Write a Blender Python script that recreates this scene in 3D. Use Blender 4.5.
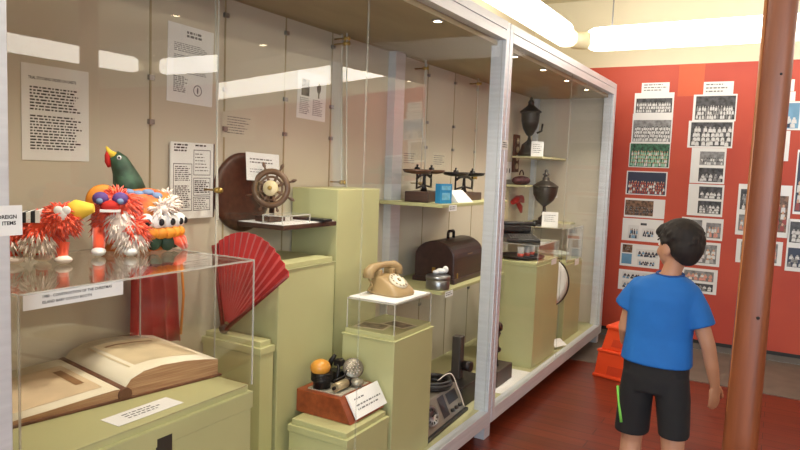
import bpy, bmesh, math, random
from mathutils import Vector, Matrix
random.seed(7)
PI = math.pi
S = bpy.context.scene
for o in list(bpy.data.objects): bpy.data.objects.remove(o)
COL = S.collection

# ------------------------------------------------------------ camera
cd = bpy.data.cameras.new('camera'); cam = bpy.data.objects.new('camera', cd); COL.objects.link(cam)
cd.sensor_fit = 'HORIZONTAL'; cd.sensor_width = 36.0; cd.lens = 660.0*36/800; cd.clip_start = .02
R3 = Matrix(((0.86347, -0.07633, 0.4986), (0.50304, 0.05749, -0.86235), (0.03716, 0.99542, 0.08804)))
mw = R3.to_4x4(); mw.translation = (0, 0, 1.5); cam.matrix_world = mw
S.camera = cam
# ------------------------------------------------------------ exposure, world, big lights
S.view_settings.view_transform = 'Standard'; S.view_settings.look = 'None'
S.view_settings.exposure = -0.1; S.view_settings.gamma = 1.0; S.view_settings.use_curve_mapping = False
S.cycles.max_bounces = 10; S.cycles.transparent_max_bounces = 40; S.cycles.glossy_bounces = 4
S.cycles.sample_clamp_indirect = 4.0; S.cycles.caustics_reflective = False; S.cycles.caustics_refractive = False
W = bpy.data.worlds.new('sky'); S.world = W; W.use_nodes = True
W.node_tree.nodes['Background'].inputs[0].default_value = (.75, .87, 1, 1)
W.node_tree.nodes['Background'].inputs[1].default_value = 1.0
def area(name, loc, rot, sx, sy, power, color):
    l = bpy.data.lights.new(name, 'AREA'); l.shape = 'RECTANGLE'; l.size = sx; l.size_y = sy; l.energy = power; l.color = color
    o = bpy.data.objects.new(name, l); COL.objects.link(o); o.location = loc; o.rotation_euler = rot
    return o
DAY = area('window_daylight', (1.6, -2.55, 1.45), (PI/2, 0, 0), 3.2, 2.2, 170, (.76, .88, 1))     # daylight through the glazed doors behind the camera
TUBE_STRENGTH = 8.3
SPOT_W = 31.0

# ------------------------------------------------------------ materials
def lin(c):
    c = c/255.0
    return c/12.92 if c <= .04045 else ((c+.055)/1.055)**2.4
def rgb(*c): return (lin(c[0]), lin(c[1]), lin(c[2]), 1)
MATS = {}
def mat(name, c, rough=.6, metal=0, var=.06, scale=6, c2=None, bump=0, bscale=40, coat=0, stretch=(1, 1, 1), sheen=0):
    if name in MATS: return MATS[name]
    m = bpy.data.materials.new(name); m.use_nodes = True; nt = m.node_tree; b = nt.nodes['Principled BSDF']
    tc = nt.nodes.new('ShaderNodeTexCoord'); mp = nt.nodes.new('ShaderNodeMapping'); nz = nt.nodes.new('ShaderNodeTexNoise')
    mp.inputs['Scale'].default_value = stretch
    nz.inputs['Scale'].default_value = scale; nz.inputs['Detail'].default_value = 4
    rp = nt.nodes.new('ShaderNodeValToRGB')
    a = rgb(*c); d = rgb(*c2) if c2 else tuple(x*(1-var*3) for x in a[:3])+(1,)
    rp.color_ramp.elements[0].color = d; rp.color_ramp.elements[0].position = .3
    rp.color_ramp.elements[1].color = a if c2 else tuple(min(1, x*(1+var)) for x in a[:3])+(1,); rp.color_ramp.elements[1].position = .7
    nt.links.new(tc.outputs['Object'], mp.inputs['Vector']); nt.links.new(mp.outputs['Vector'], nz.inputs['Vector'])
    nt.links.new(nz.outputs['Fac'], rp.inputs['Fac']); nt.links.new(rp.outputs['Color'], b.inputs['Base Color'])
    b.inputs['Roughness'].default_value = rough; b.inputs['Metallic'].default_value = metal
    b.inputs['Coat Weight'].default_value = coat; b.inputs['Coat Roughness'].default_value = .08
    b.inputs['Sheen Weight'].default_value = sheen
    if bump:
        n2 = nt.nodes.new('ShaderNodeTexNoise'); n2.inputs['Scale'].default_value = bscale
        bp = nt.nodes.new('ShaderNodeBump'); bp.inputs['Strength'].default_value = bump; bp.inputs['Distance'].default_value = .01
        nt.links.new(mp.outputs['Vector'], n2.inputs['Vector']); nt.links.new(n2.outputs['Fac'], bp.inputs['Height']); nt.links.new(bp.outputs['Normal'], b.inputs['Normal'])
    MATS[name] = m; return m
def emit(name, c, s):
    m = bpy.data.materials.new(name); m.use_nodes = True; b = m.node_tree.nodes['Principled BSDF']
    b.inputs['Base Color'].default_value = rgb(*c); b.inputs['Emission Color'].default_value = rgb(*c); b.inputs['Emission Strength'].default_value = s
    return m
def clear(name, tint=(1, 1, 1), ior=1.5, rough=.0, boost=1.0):
    m = bpy.data.materials.new(name); m.use_nodes = True; nt = m.node_tree; nt.nodes.remove(nt.nodes['Principled BSDF'])
    out = nt.nodes['Material Output']; t = nt.nodes.new('ShaderNodeBsdfTransparent'); t.inputs[0].default_value = (*tint, 1)
    g = nt.nodes.new('ShaderNodeBsdfGlossy'); g.inputs['Roughness'].default_value = rough; g.inputs[0].default_value = (boost, boost, boost, 1)
    fr = nt.nodes.new('ShaderNodeFresnel'); ge = nt.nodes.new('ShaderNodeNewGeometry'); mr = nt.nodes.new('ShaderNodeMapRange')     # same reflectance from either side of a sheet
    mr.inputs['To Min'].default_value = ior; mr.inputs['To Max'].default_value = 1/ior
    nt.links.new(ge.outputs['Backfacing'], mr.inputs['Value']); nt.links.new(mr.outputs[0], fr.inputs['IOR'])
    mx = nt.nodes.new('ShaderNodeMixShader')
    nt.links.new(fr.outputs[0], mx.inputs[0]); nt.links.new(t.outputs[0], mx.inputs[1]); nt.links.new(g.outputs[0], mx.inputs[2])
    nt.links.new(mx.outputs[0], out.inputs['Surface']); return m
def edge_clear(name, c, a):
    m = bpy.data.materials.new(name); m.use_nodes = True; b = m.node_tree.nodes['Principled BSDF']
    b.inputs['Base Color'].default_value = rgb(*c); b.inputs['Alpha'].default_value = a; b.inputs['Roughness'].default_value = .2
    return m

M_glass = clear('coated_case_glass', (.992, .992, .99), 1.035); M_glass_edge = edge_clear('coated_glass_edge', (205, 212, 204), .15)
M_pers = clear('back_perspex', (.98, .98, .97), 1.42); M_pers_edge = edge_clear('polished_perspex_edge', (228, 228, 216), .6)
M_acr = clear('clear_acrylic', (.975, .975, .97), 1.42); M_acr_edge = edge_clear('acrylic_edge', (225, 225, 215), .45)
M_frame = mat('satin_aluminium', (222, 227, 234), .45, .45, .03, 3, stretch=(1, 1, 20))
M_roof = mat('case_plywood', (164, 150, 116), .6, 0, .05, 3, stretch=(3, .6, 1))
M_back = mat('case_backboard', (204, 196, 178), .7, 0, .025, 2)
M_ped = mat('pale_green_paint', (184, 183, 134), .5, 0, .025, 4)
M_deck = mat('case_deck', (196, 194, 150), .5, 0, .03, 4)
M_white = mat('white_card', (238, 238, 236), .7, 0, .01, 4)
M_paper = mat('white_paper', (238, 239, 238), .75, 0, .015, 8)
M_cream_paper = mat('cream_paper', (226, 214, 182), .8, 0, .05, 12)
M_ink = mat('black_ink', (42, 42, 46), .8, 0, .02)
M_grey_ink = mat('grey_ink', (120, 120, 122), .8, 0, .05)
M_black = mat('black_metal', (34, 31, 30), .4, .4, .1, 12)
M_blackp = mat('black_plastic', (26, 25, 26), .4, 0, .06, 10)
M_steel = mat('dull_steel', (150, 150, 150), .3, .9, .05, 10)
M_brass = mat('brass', (190, 160, 90), .3, .9, .08, 10)
M_wood_dark = mat('dark_brown_wood', (78, 52, 38), .4, 0, .1, 5, c2=(50, 33, 26), stretch=(1, 8, 8))
M_wood_red = mat('varnished_red_wood', (150, 74, 40), .35, 0, .1, 5, c2=(118, 52, 28), stretch=(8, 1, 8))
M_wheel = mat('wheel_wood', (122, 92, 66), .4, 0, .1, 14, c2=(84, 62, 46))

# ------------------------------------------------------------ mesh builder
class MB:
    def __init__(self): self.bm = bmesh.new(); self.mi = 0
    def _f(self, vs, smooth=False):
        try: f = self.bm.faces.new(vs)
        except ValueError: return None
        f.material_index = self.mi; f.smooth = smooth; return f
    def box(self, x0, x1, y0, y1, z0, z1, rot=None, piv=None):
        P = [Vector((x, y, z)) for z in (z0, z1) for (x, y) in ((x0, y0), (x1, y0), (x1, y1), (x0, y1))]
        if rot is not None:
            pv = Vector(piv) if piv else Vector(((x0+x1)/2, (y0+y1)/2, (z0+z1)/2))
            P = [rot @ (p-pv)+pv for p in P]
        v = [self.bm.verts.new(p) for p in P]
        for q in ((3, 2, 1, 0), (4, 5, 6, 7), (0, 1, 5, 4), (1, 2, 6, 5), (2, 3, 7, 6), (3, 0, 4, 7)): self._f([v[i] for i in q])
        return self
    def hexa(self, P):
        v = [self.bm.verts.new(Vector(p)) for p in P]
        for q in ((3, 2, 1, 0), (4, 5, 6, 7), (0, 1, 5, 4), (1, 2, 6, 5), (2, 3, 7, 6), (3, 0, 4, 7)): self._f([v[i] for i in q])
        return self
    def rings(self, rings, closed=True, smooth=True, cap=True):
        R = [[self.bm.verts.new(Vector(p)) for p in r] for r in rings]; n = len(R[0])
        for a, b in zip(R, R[1:]):
            for i in range(n if closed else n-1):
                j = (i+1) % n; self._f([a[i], a[j], b[j], b[i]], smooth)
        if cap and closed: self._f(list(reversed(R[0]))); self._f(R[-1])
        return self
    def lathe(self, prof, c=(0, 0, 0), n=28, axis='Z', smooth=True, rot=None, cap=True):
        rs = []
        for r, h in prof:
            ring = []
            for i in range(n):
                a = 2*PI*i/n; p = Vector((max(r, 1e-4)*math.cos(a), max(r, 1e-4)*math.sin(a), h))
                if axis == 'X': p = Vector((p.z, p.x, p.y))
                elif axis == 'Y': p = Vector((p.y, p.z, p.x))
                if rot is not None: p = rot @ p
                ring.append(p+Vector(c))
            rs.append(ring)
        return self.rings(rs, smooth=smooth, cap=cap)
    def tube(self, pts, r, n=10, cap=True):
        pts = [Vector(p) for p in pts]; rr = r if isinstance(r, (list, tuple)) else [r]*len(pts)
        rs = []; prev = None
        for i, p in enumerate(pts):
            d = (pts[min(i+1, len(pts)-1)]-pts[max(i-1, 0)]).normalized()
            if prev is None:
                u = d.cross(Vector((0, 0, 1)))
                if u.length < .05: u = d.cross(Vector((0, 1, 0)))
            else: u = prev-d*prev.dot(d)
            u.normalize(); prev = u; w = d.cross(u)
            rs.append([p+(u*math.cos(2*PI*k/n)+w*math.sin(2*PI*k/n))*rr[i] for k in range(n)])
        return self.rings(rs, cap=cap)
    def ball(self, c, r, seg=16, rot=None):
        r = (r, r, r) if not isinstance(r, (tuple, list)) else r
        rs = []; m = max(6, seg//2)
        for j in range(m+1):
            t = -PI/2+PI*j/m; ct = max(math.cos(t), .004)
            ring = []
            for i in range(seg):
                p = Vector((r[0]*ct*math.cos(2*PI*i/seg), r[1]*ct*math.sin(2*PI*i/seg), r[2]*math.sin(t)))
                if rot is not None: p = rot @ p
                ring.append(p+Vector(c))
            rs.append(ring)
        return self.rings(rs)
    def torus(self, c, R, r, axis='Z', n=32, k=10, rot=None, a0=0, a1=2*PI):
        pts = []; full = abs(a1-a0-2*PI) < 1e-6; cnt = n if full else n+1
        rs = []
        for i in range(cnt):
            a = a0+(a1-a0)*i/n; ring = []
            for j in range(k):
                b = 2*PI*j/k; p = Vector(((R+r*math.cos(b))*math.cos(a), (R+r*math.cos(b))*math.sin(a), r*math.sin(b)))
                if axis == 'X': p = Vector((p.z, p.x, p.y))
                elif axis == 'Y': p = Vector((p.y, p.z, p.x))
                if rot is not None: p = rot @ p
                ring.append(p+Vector(c))
            rs.append(ring)
        if full:
            V = [[self.bm.verts.new(p) for p in r_] for r_ in rs]
            for i in range(n):
                a, b = V[i], V[(i+1) % n]
                for j in range(k): self._f([a[j], a[(j+1) % k], b[(j+1) % k], b[j]], True)
            return self
        return self.rings(rs)
    def quad(self, *P): self._f([self.bm.verts.new(Vector(p)) for p in P]); return self
    def poly(self, pts, z0, z1, smooth=False):      # prism of an XY outline
        return self.rings([[(x, y, z0) for x, y in pts], [(x, y, z1) for x, y in pts]], smooth=smooth)
    def disc(self, c, rx, ry, z, n=14, rot=0):
        self._f([self.bm.verts.new((c[0]+rx*math.cos(a)*math.cos(rot)-ry*math.sin(a)*math.sin(rot), c[1]+rx*math.cos(a)*math.sin(rot)+ry*math.sin(a)*math.cos(rot), z)) for a in [2*PI*i/n for i in range(n)]]); return self
    def flat(self, x0, x1, y0, y1, z): return self.quad((x0, y0, z), (x1, y0, z), (x1, y1, z), (x0, y1, z))
    def tuft(self, p, d, L, w):
        p = Vector(p); d = Vector(d).normalized(); u = d.cross(Vector((random.random()-.5, random.random()-.5, random.random()-.5))).normalized(); v = d.cross(u)
        a = [self.bm.verts.new(p+(u*math.cos(t)+v*math.sin(t))*w) for t in (0, 2.1, 4.2)]
        mid = [self.bm.verts.new(p+d*L*.55+(u*math.cos(t)+v*math.sin(t))*w*.8+Vector((0, 0, -L*.06))) for t in (0, 2.1, 4.2)]
        t_ = self.bm.verts.new(p+d*L+Vector((0, 0, -L*.25)))
        for i in range(3):
            j = (i+1) % 3; self._f([a[i], a[j], mid[j], mid[i]], True); self._f([mid[i], mid[j], t_], True)
        return self
    def text(self, s, size, x, y, z, align='LEFT', bold=0, sx=1.0):
        cu = bpy.data.curves.new('t', 'FONT'); cu.body = s; cu.size = size; cu.align_x = align; cu.offset = bold; cu.resolution_u = 2
        o = bpy.data.objects.new('t', cu); COL.objects.link(o); bpy.context.view_layer.update()
        me = bpy.data.meshes.new_from_object(o.evaluated_get(bpy.context.evaluated_depsgraph_get()))
        me.transform(Matrix.Translation((x, y, z)) @ Matrix.Diagonal((sx, 1, 1, 1)))
        for p in me.polygons: p.material_index = self.mi
        self.bm.from_mesh(me); bpy.data.objects.remove(o); bpy.data.curves.remove(cu); bpy.data.meshes.remove(me)
        for f in self.bm.faces: pass
        return self
    def build(self, name, mats, parent=None, loc=None, rot=None, bevel=0, label=None, seg=2, mods=None):
        bmesh.ops.recalc_face_normals(self.bm, faces=self.bm.faces) if mods != 'keep' else None
        me = bpy.data.meshes.new(name); self.bm.to_mesh(me); self.bm.free()
        for m in (mats if isinstance(mats, (list, tuple)) else [mats]): me.materials.append(m)
        o = bpy.data.objects.new(name, me); COL.objects.link(o)
        if parent: o.parent = parent
        if loc: o.location = loc
        if rot: o.rotation_euler = rot
        if bevel:
            b = o.modifiers.new('bevel', 'BEVEL'); b.width = bevel; b.segments = seg; b.limit_method = 'ANGLE'; b.angle_limit = .6
        if label: o['label'] = label
        return o
def tag(o, label, cat, group=None, kind=None):
    o['label'] = label; o['category'] = cat
    if group: o['group'] = group
    if kind: o['kind'] = kind
    return o
def thing(name, label, cat, loc=(0, 0, 0), rotz=0, group=None):
    o = bpy.data.objects.new(name, None); o.empty_display_size = .1; COL.objects.link(o); o.location = loc; o.rotation_euler = (0, 0, rotz)
    return tag(o, label, cat, group)
def struct(o): o['kind'] = 'structure'; return o
def bake(o):                                             # replace an object's mesh by its evaluated mesh
    bpy.context.view_layer.update()
    me = bpy.data.meshes.new_from_object(o.evaluated_get(bpy.context.evaluated_depsgraph_get()))
    o.modifiers.clear(); o.data = me
    for p in me.polygons: p.use_smooth = True
    return o
def fuse(o, vox, it=6, fac=.5):
    r = o.modifiers.new('remesh', 'REMESH'); r.mode = 'VOXEL'; r.voxel_size = vox; r.use_smooth_shade = True
    s = o.modifiers.new('smooth', 'SMOOTH'); s.iterations = it; s.factor = fac
    return bake(o)

# ------------------------------------------------------------ the room
XW, XR, YF, YB, ZC = -2.2, 5.6, -2.6, 6.25, 3.1
def node_floor():
    m = bpy.data.materials.new('glossy_red_boards'); m.use_nodes = True; nt = m.node_tree; b = nt.nodes['Principled BSDF']
    tc = nt.nodes.new('ShaderNodeTexCoord'); br = nt.nodes.new('ShaderNodeTexBrick')
    br.inputs['Scale'].default_value = 1; br.inputs['Brick Width'].default_value = 1.7; br.inputs['Row Height'].default_value = .105
    br.inputs['Mortar Size'].default_value = .0022; br.inputs['Mortar'].default_value = rgb(50, 24, 18)
    br.inputs['Color1'].default_value = rgb(134, 58, 38); br.inputs['Color2'].default_value = rgb(112, 47, 31); br.inputs['Bias'].default_value = -.1
    nz = nt.nodes.new('ShaderNodeTexNoise'); mp = nt.nodes.new('ShaderNodeMapping'); mp.inputs['Scale'].default_value = (1.5, 22, 1); nz.inputs['Scale'].default_value = 2
    mx = nt.nodes.new('ShaderNodeMixRGB'); mx.blend_type = 'MULTIPLY'; mx.inputs[0].default_value = .6
    nt.links.new(tc.outputs['Object'], br.inputs['Vector']); nt.links.new(tc.outputs['Object'], mp.inputs['Vector']); nt.links.new(mp.outputs[0], nz.inputs['Vector'])
    nt.links.new(br.outputs['Color'], mx.inputs[1]); nt.links.new(nz.outputs['Fac'], mx.inputs[2]); nt.links.new(mx.outputs[0], b.inputs['Base Color'])
    b.inputs['Roughness'].default_value = .28; b.inputs['Specular IOR Level'].default_value = .4
    return m
def node_red():
    m = bpy.data.materials.new('red_pinboard'); m.use_nodes = True; nt = m.node_tree; b = nt.nodes['Principled BSDF']
    tc = nt.nodes.new('ShaderNodeTexCoord'); nz = nt.nodes.new('ShaderNodeTexNoise'); nz.inputs['Scale'].default_value = 1.3; nz.inputs['Detail'].default_value = 3
    rp = nt.nodes.new('ShaderNodeValToRGB'); rp.color_ramp.elements[0].color = rgb(176, 62, 44); rp.color_ramp.elements[1].color = rgb(190, 76, 52)
    rp.color_ramp.elements[0].position = .35; rp.color_ramp.elements[1].position = .65
    nt.links.new(tc.outputs['Object'], nz.inputs['Vector']); nt.links.new(nz.outputs['Fac'], rp.inputs['Fac']); nt.links.new(rp.outputs['Color'], b.inputs['Base Color'])
    b.inputs['Roughness'].default_value = .55; return m
M_floor = node_floor(); M_red = node_red()
M_wall = mat('cream_wall', (222, 214, 190), .8, 0, .02, 2)
M_ceil = mat('cream_ceiling', (218, 210, 182), .8, 0, .02, 1.5)
M_grey = mat('grey_vinyl', (108, 98, 90), .55, 0, .06, 8)
struct(MB().box(XW, XR, YF, 5.24, -.06, 0).build('floor', M_floor))
struct(MB().box(XW, XR, 5.24, YB, -.06, .004).build('trim_1', M_grey))
struct(MB().box(XW, XR, YB+.03, YB+.13, 0, ZC).build('wall_back', M_wall))
struct(MB().box(XW, XR, YB, YB+.03, .085, 2.475).build('wall_back_lining', M_red))['label'] = 'red pinboard lining on the back wall'
struct(MB().box(-.868, -.662, YB-.002, YB, 2.2, 2.472).build('trim_2', mat('pale_orange_pinboard', (206, 92, 56), .6, 0, .03, 3)))  # paler orange rectangle near the top of the red lining
struct(MB().box(XW, XR, YB-.004, YB+.03, .055, .085).build('baseboard_back', mat('black_skirting', (30, 27, 26), .5)))
struct(MB().box(XW, XR, YB+.001, YB+.03, .004, .055).build('trim_3', M_grey))
struct(MB().box(XW-.1, XW, YF, YB+.13, 0, ZC).build('wall_left', M_wall))
struct(MB().box(XR, XR+.1, YF, YB+.13, 0, ZC).build('wall_right', M_wall))
struct(MB().box(XW, -.1, YF-.1, YF, 0, ZC).box(3.3, XR, YF-.1, YF, 0, ZC).box(-.1, 3.3, YF-.1, YF, 2.6, ZC).box(-.1, 3.3, YF-.1, YF, 0, .3).build('wall_front', M_wall))
wf = MB()
for x in (-.1, 1.02, 2.14, 3.24): wf.box(x, x+.06, YF-.09, YF-.03, .3, 2.6)
wf.box(-.1, 3.3, YF-.09, YF-.03, .3, .36).box(-.1, 3.3, YF-.09, YF-.03, 2.54, 2.6)
struct(wf.build('window_1', M_frame))
struct(MB().box(XW-.1, XR+.1, YF-.1, YB+.13, ZC, ZC+.08).build('ceiling', M_ceil))

# ------------------------------------------------------------ ring of suspended lights
M_tube = emit('lit_diffuser', (255, 248, 236), TUBE_STRENGTH)
M_cove = mat('cream_lamp_housing', (226, 216, 184), .5, 0, .01)
rl = thing('suspended_light', 'long glowing white diffusers hung in a ring below the cream ceiling', 'ceiling light', (1.3, 2.4, 2.5))
def diffuser(x0, x1, y0, y1, along):
    b = MB(); L = 12; w = .12; h = .19; rs = []
    a, e = (x0, x1) if along == 'X' else (y0, y1)
    c = (y0+y1)/2 if along == 'X' else (x0+x1)/2
    for t, s in ((a, .35), (a+.02, .75), (a+.06, .95), (a+.12, 1), (e-.12, 1), (e-.06, .95), (e-.02, .75), (e, .35)):
        ring = []
        for i in range(20):
            q = 2*PI*i/20; u = w/2*s*math.copysign(abs(math.cos(q))**.6, math.cos(q)); v = .095+h/2*s*math.copysign(abs(math.sin(q))**.6, math.sin(q))
            ring.append(((t-1.3), (c+u-2.4), v) if along == 'X' else ((c+u-1.3), (t-2.4), v))
        rs.append(ring)
    b.rings(rs); return b
LX, RX, FY, BY = -1.60, 2.95, -1.9, 5.55
diffuser(-1.50, RX-.2, BY-.06, BY+.06, 'X').build('diffuser', M_tube, rl)
diffuser(-1.40, RX-.2, FY-.06, FY+.06, 'X').build('diffuser', M_tube, rl)
diffuser(LX-.06, LX+.06, FY+.2, BY-.18, 'Y').build('diffuser', M_tube, rl)
diffuser(RX-.06, RX+.06, FY+.2, BY-.18, 'Y').build('diffuser', M_tube, rl)
for (cx, cy, sx, sy) in ((LX, BY, 1, -1), (RX, BY, -1, -1), (LX, FY, 1, 1), (RX, FY, -1, 1)):
    pts = []
    for i in range(7):
        a = PI/2*i/6; pts.append((cx+sx*.14*(1-math.sin(a))-1.3, cy+sy*.14*(1-math.cos(a))-2.4, .09))
    MB().tube(pts, [.072]*7, 12).build('corner_elbow', M_cove, rl)
for (x, y) in ((-1.30, BY), (.9, BY), (2.4, BY), (LX, 1.0), (LX, 4.4), (RX, .5), (RX, 3.5), (-.3, FY), (1.9, FY)):
    MB().tube([(x-1.3, y-2.4, .18), (x-1.3, y-2.4, .6)], .006, 8).build('hanging_rod', M_grey_ink, rl)

# ------------------------------------------------------------ display case
XF, XK = -1.32, -2.03          # outer front face, face of the backboard
Y0, Y1, Y2 = .66, 3.33, 5.95
ZD, ZR, ZT = .165, 2.16, 2.28  # deck, underside of roof, top
case = thing('display_case', 'long aluminium framed glass museum case standing along the left wall', 'display case', (XF, Y0, 0))
def cb(): return MB()
def cbox(b, x0, x1, y0, y1, z0, z1): return b.box(x0-XF, x1-XF, y0-Y0, y1-Y0, z0, z1)
cbox(cb(), XK-.03, XK, Y0, Y2, .1, ZT).build('back_panel', M_back, case)
cbox(cb(), XK, XF-.06, Y2-.03, Y2-.005, ZD, ZR).build('end_panel', M_back, case)
cbox(cb(), XK, XF-.06, Y0+.005, Y0+.03, ZD, ZR).build('end_panel', M_back, case)
cbox(cb(), XK, XF-.05, Y0, Y2, ZR, ZR+.06).build('roof_panel', M_roof, case)
cbox(cb(), XK, XF-.05, Y0, Y2, .1, ZD).build('deck', M_deck, case)
for a, c in ((Y0, Y1), (Y1+.10, Y2)):
    b = cbox(cb(), XF-.05, XF, a+.08 if a == Y0 else a, c if a == Y0 else c-.08, 2.185, 2.232)
    cbox(b, XF-.05, XF-.006, a+.08 if a == Y0 else a, c if a == Y0 else c-.08, 2.23, 2.24)
    cbox(b, XF-.05, XF, a+.08 if a == Y0 else a, c if a == Y0 else c-.08, 2.238, ZT); b.build('top_rail', M_frame, case)
    cbox(cb(), XF-.05, XF, a+.08 if a == Y0 else a, c if a == Y0 else c-.08, .09, .168).build('base_rail', M_frame, case, bevel=.002)
for (a, c) in ((Y0, Y0+.08), (Y1, Y1+.10), (Y2-.08, Y2)):
    b = cbox(cb(), XF-.085, XF, a, c, .09, ZT)
    if a == Y1: b = cbox(cbox(cbox(cb(), XF-.085, XF, a, a+.046, .09, ZT), XF-.085, XF-.012, a+.046, a+.054, .09, ZT), XF-.085, XF, a+.054, c, .09, ZT)
    b.build('post', M_frame, case, bevel=.003)
    cbox(cb(), XF-.08, XF-.02, a+.01, c-.01, 0, .09).build('foot', M_frame, case)
cbox(cb(), XK, XK+.05, Y1-.02, Y1+.09, ZD, ZR).build('rear_post', M_frame, case)
cbox(cb(), XK, XK+.04, Y2-.08, Y2-.03, ZD, ZR).build('rear_post', M_frame, case)
for y in (1.65, 2.02, 2.40, 2.76, 3.8, 4.2, 4.58, 5.2):
    b = cbox(cb(), XK, XK+.002, y-.004, y+.004, ZD, ZR); b.mi = 1
    for z in (.6, 1.63, 1.79, 2.09): cbox(b, XK, XK+.012, y-.012, y+.012, z-.009, z+.009)
    b.build('backboard_joint', [M_roof, M_steel], case)
def pane(y0, y1):
    b = cb(); t = XF-.018; n = .006
    x0, x1 = t-n-XF, t-XF; z0, z1 = ZD-.003, 2.186; a, c = y0-Y0, y1-Y0
    b.quad((x1, a, z0), (x1, c, z0), (x1, c, z1), (x1, a, z1)); b.quad((x0, c, z0), (x0, a, z0), (x0, a, z1), (x0, c, z1))
    b.mi = 1
    b.quad((x0, a, z0), (x1, a, z0), (x1, a, z1), (x0, a, z1)); b.quad((x0, c, z0), (x0, c, z1), (x1, c, z1), (x1, c, z0))
    return b.build('glass_pane', [M_glass, M_glass_edge], case)
ys = [.745, 2.04, 3.33]
for a, c in zip(ys, ys[1:]): pane(a, c-.004)
ys2 = [3.43, 4.65, 5.87]
for a, c in zip(ys2, ys2[1:]): pane(a, c-.004)
XS = -1.94                     # clear sheets standing off the backboard
def back_sheet(y0, y1, z0, turn=0.0, lean=0.0, mats=None):
    b = cb(); z1 = 2.15; ym, zm = (y0+y1)/2, 1.9
    def p(y, z, d): return (XS-XF+d+turn*(y-ym)+lean*(z-zm), y-Y0, z)
    def slab(ya, yb, da, db): b.hexa([p(ya, z0, da), p(ya, z0, db), p(yb, z0, db), p(yb, z0, da), p(ya, z1, da), p(ya, z1, db), p(yb, z1, db), p(yb, z1, da)])
    slab(y0, y1, -.004, 0); b.mi = 1
    for y in (y0, y1): slab(y-.002, y+.002, -.0045, .0005)
    return b.build('back_perspex', mats or [M_pers, M_pers_edge], case)
back_sheet(.70, 1.897, .17)
for y0, y1, z0 in ((1.903, 2.747, 1.262), (2.753, 3.587, 1.40)): back_sheet(y0, y1, z0, .04, -.032)     # these two hang slightly out of true
for y0, y1, z0 in ((3.593, 4.397, 1.33), (4.403, 4.97, 1.42)): back_sheet(y0, y1, z0, mats=[M_glass, M_pers_edge])
for y, zz in ((1.90, (1.38,)), (2.75, (1.41, 2.10, 2.125)), (3.59, (1.402, 2.10)), (4.40, (1.44, 2.11))):
    for z in zz:
        b = cb(); b.lathe([(.004, -.07), (.004, -.012), (.011, -.01), (.012, .004), (.008, .006), (.007, .012), (.012, .015), (.010, .022), (.001, .023)], (XS-XF, y-Y0, z), 12, 'X')
        b.build('sheet_clip', M_brass, case)
M_spot = emit('lit_spot', (255, 232, 190), 30)
for y in (1.1, 1.63, 2.16, 2.69, 3.67, 4.19, 4.72, 5.26):
    b = cb(); b.lathe([(.018, -.004), (.018, -.006), (.001, -.0065)], (-1.40-XF, y-Y0, ZR), 16); b.mi = 1
    b.lathe([(.019, 0), (.027, -.001), (.028, -.006), (.019, -.008)], (-1.40-XF, y-Y0, ZR), 18, cap=False)
    b.build('spotlight', [M_spot, M_steel], case)
    l = bpy.data.lights.new('spot', 'SPOT'); l.energy = SPOT_W; l.color = (1, .90, .76); l.spot_size = 2.3; l.spot_blend = .8; l.shadow_soft_size = .03
    o = bpy.data.objects.new('spotlight_beam', l); COL.objects.link(o); o.location = (-1.42, y, ZR-.012); o.rotation_euler = (0, -.12, 0)

# ------------------------------------------------------------ sheets of paper
RB = (PI/2, 0, PI/2)      # on the backboard, read from the aisle
RW = (PI/2, 0, 0)         # on the red wall
def lines(b, x0, x1, ytop, n, dy, h, z, ragged=.25, word=.012):
    for i in range(n):
        x = x0; e = x1-(x1-x0)*ragged*random.random()
        while x < e:
            w = word*(.4+1.3*random.random()); b.flat(x, min(x+w, e), ytop-i*dy-h, ytop-i*dy, z); x += w+word*.35
def sheet(name, label, cat, loc, rot, w, h, group=None, m=None, t=.0008, tilt=0):
    b = MB().box(0, w, 0, h, 0, t)
    o = b.build(name, m or M_paper, None, loc, rot); tag(o, label, cat, group)
    if tilt: o.rotation_euler.rotate_axis('Z', tilt)
    return o
Z = .0012
NG = 'typed notices on the case backboard'
s = sheet('paper_notice', 'large sheet of typed paragraphs above the orange toy lion', 'notice', (XK+.002, 1.175, 1.478), RB, .226, .296, NG)
b = MB(); b.text('TRIAL STITCHING ORDERS ON CHESTS', .0125, .022, .25, Z, bold=.0003, sx=.72); lines(b, .026, .195, .228, 8, .0096, .0048, Z, .15); lines(b, .026, .205, .140, 12, .0092, .0046, Z, .2); b.build('lettering', M_ink, s)
s = sheet('paper_notice', 'faint typed sheet with a round stamp, highest on the left backboard', 'notice', (XK+.002, 1.722, 1.715), RB, .228, .295, NG, tilt=-.02)
b = MB(); lines(b, .09, .17, .275, 2, .014, .009, Z, .1); lines(b, .03, .2, .225, 5, .007, .003, Z); lines(b, .03, .2, .18, 10, .007, .003, Z); lines(b, .03, .10, .10, 9, .007, .004, Z)
b.torus((.15, .055, Z), .02, .0016, n=20, k=4); b.disc((.15, .055), .004, .013, Z); b.build('lettering', M_grey_ink, s)
s = sheet('paper_notice', 'two-column printed form with black ruled boxes left of the ship wheel', 'notice', (XK+.012, 1.73, 1.266), RB, .222, .297, NG, t=.006)
b = MB(); zz = .0065
for (x0, x1, y0, y1) in ((.012, .105, .03, .215), (.112, .2, .17, .27), (.112, .2, .09, .16), (.112, .2, .03, .085)):
    for q in ((x0, x1, y0, y0+.0025), (x0, x1, y1-.0025, y1), (x0, x0+.0025, y0, y1), (x1-.0025, x1, y0, y1)): b.flat(*q, zz)
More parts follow.
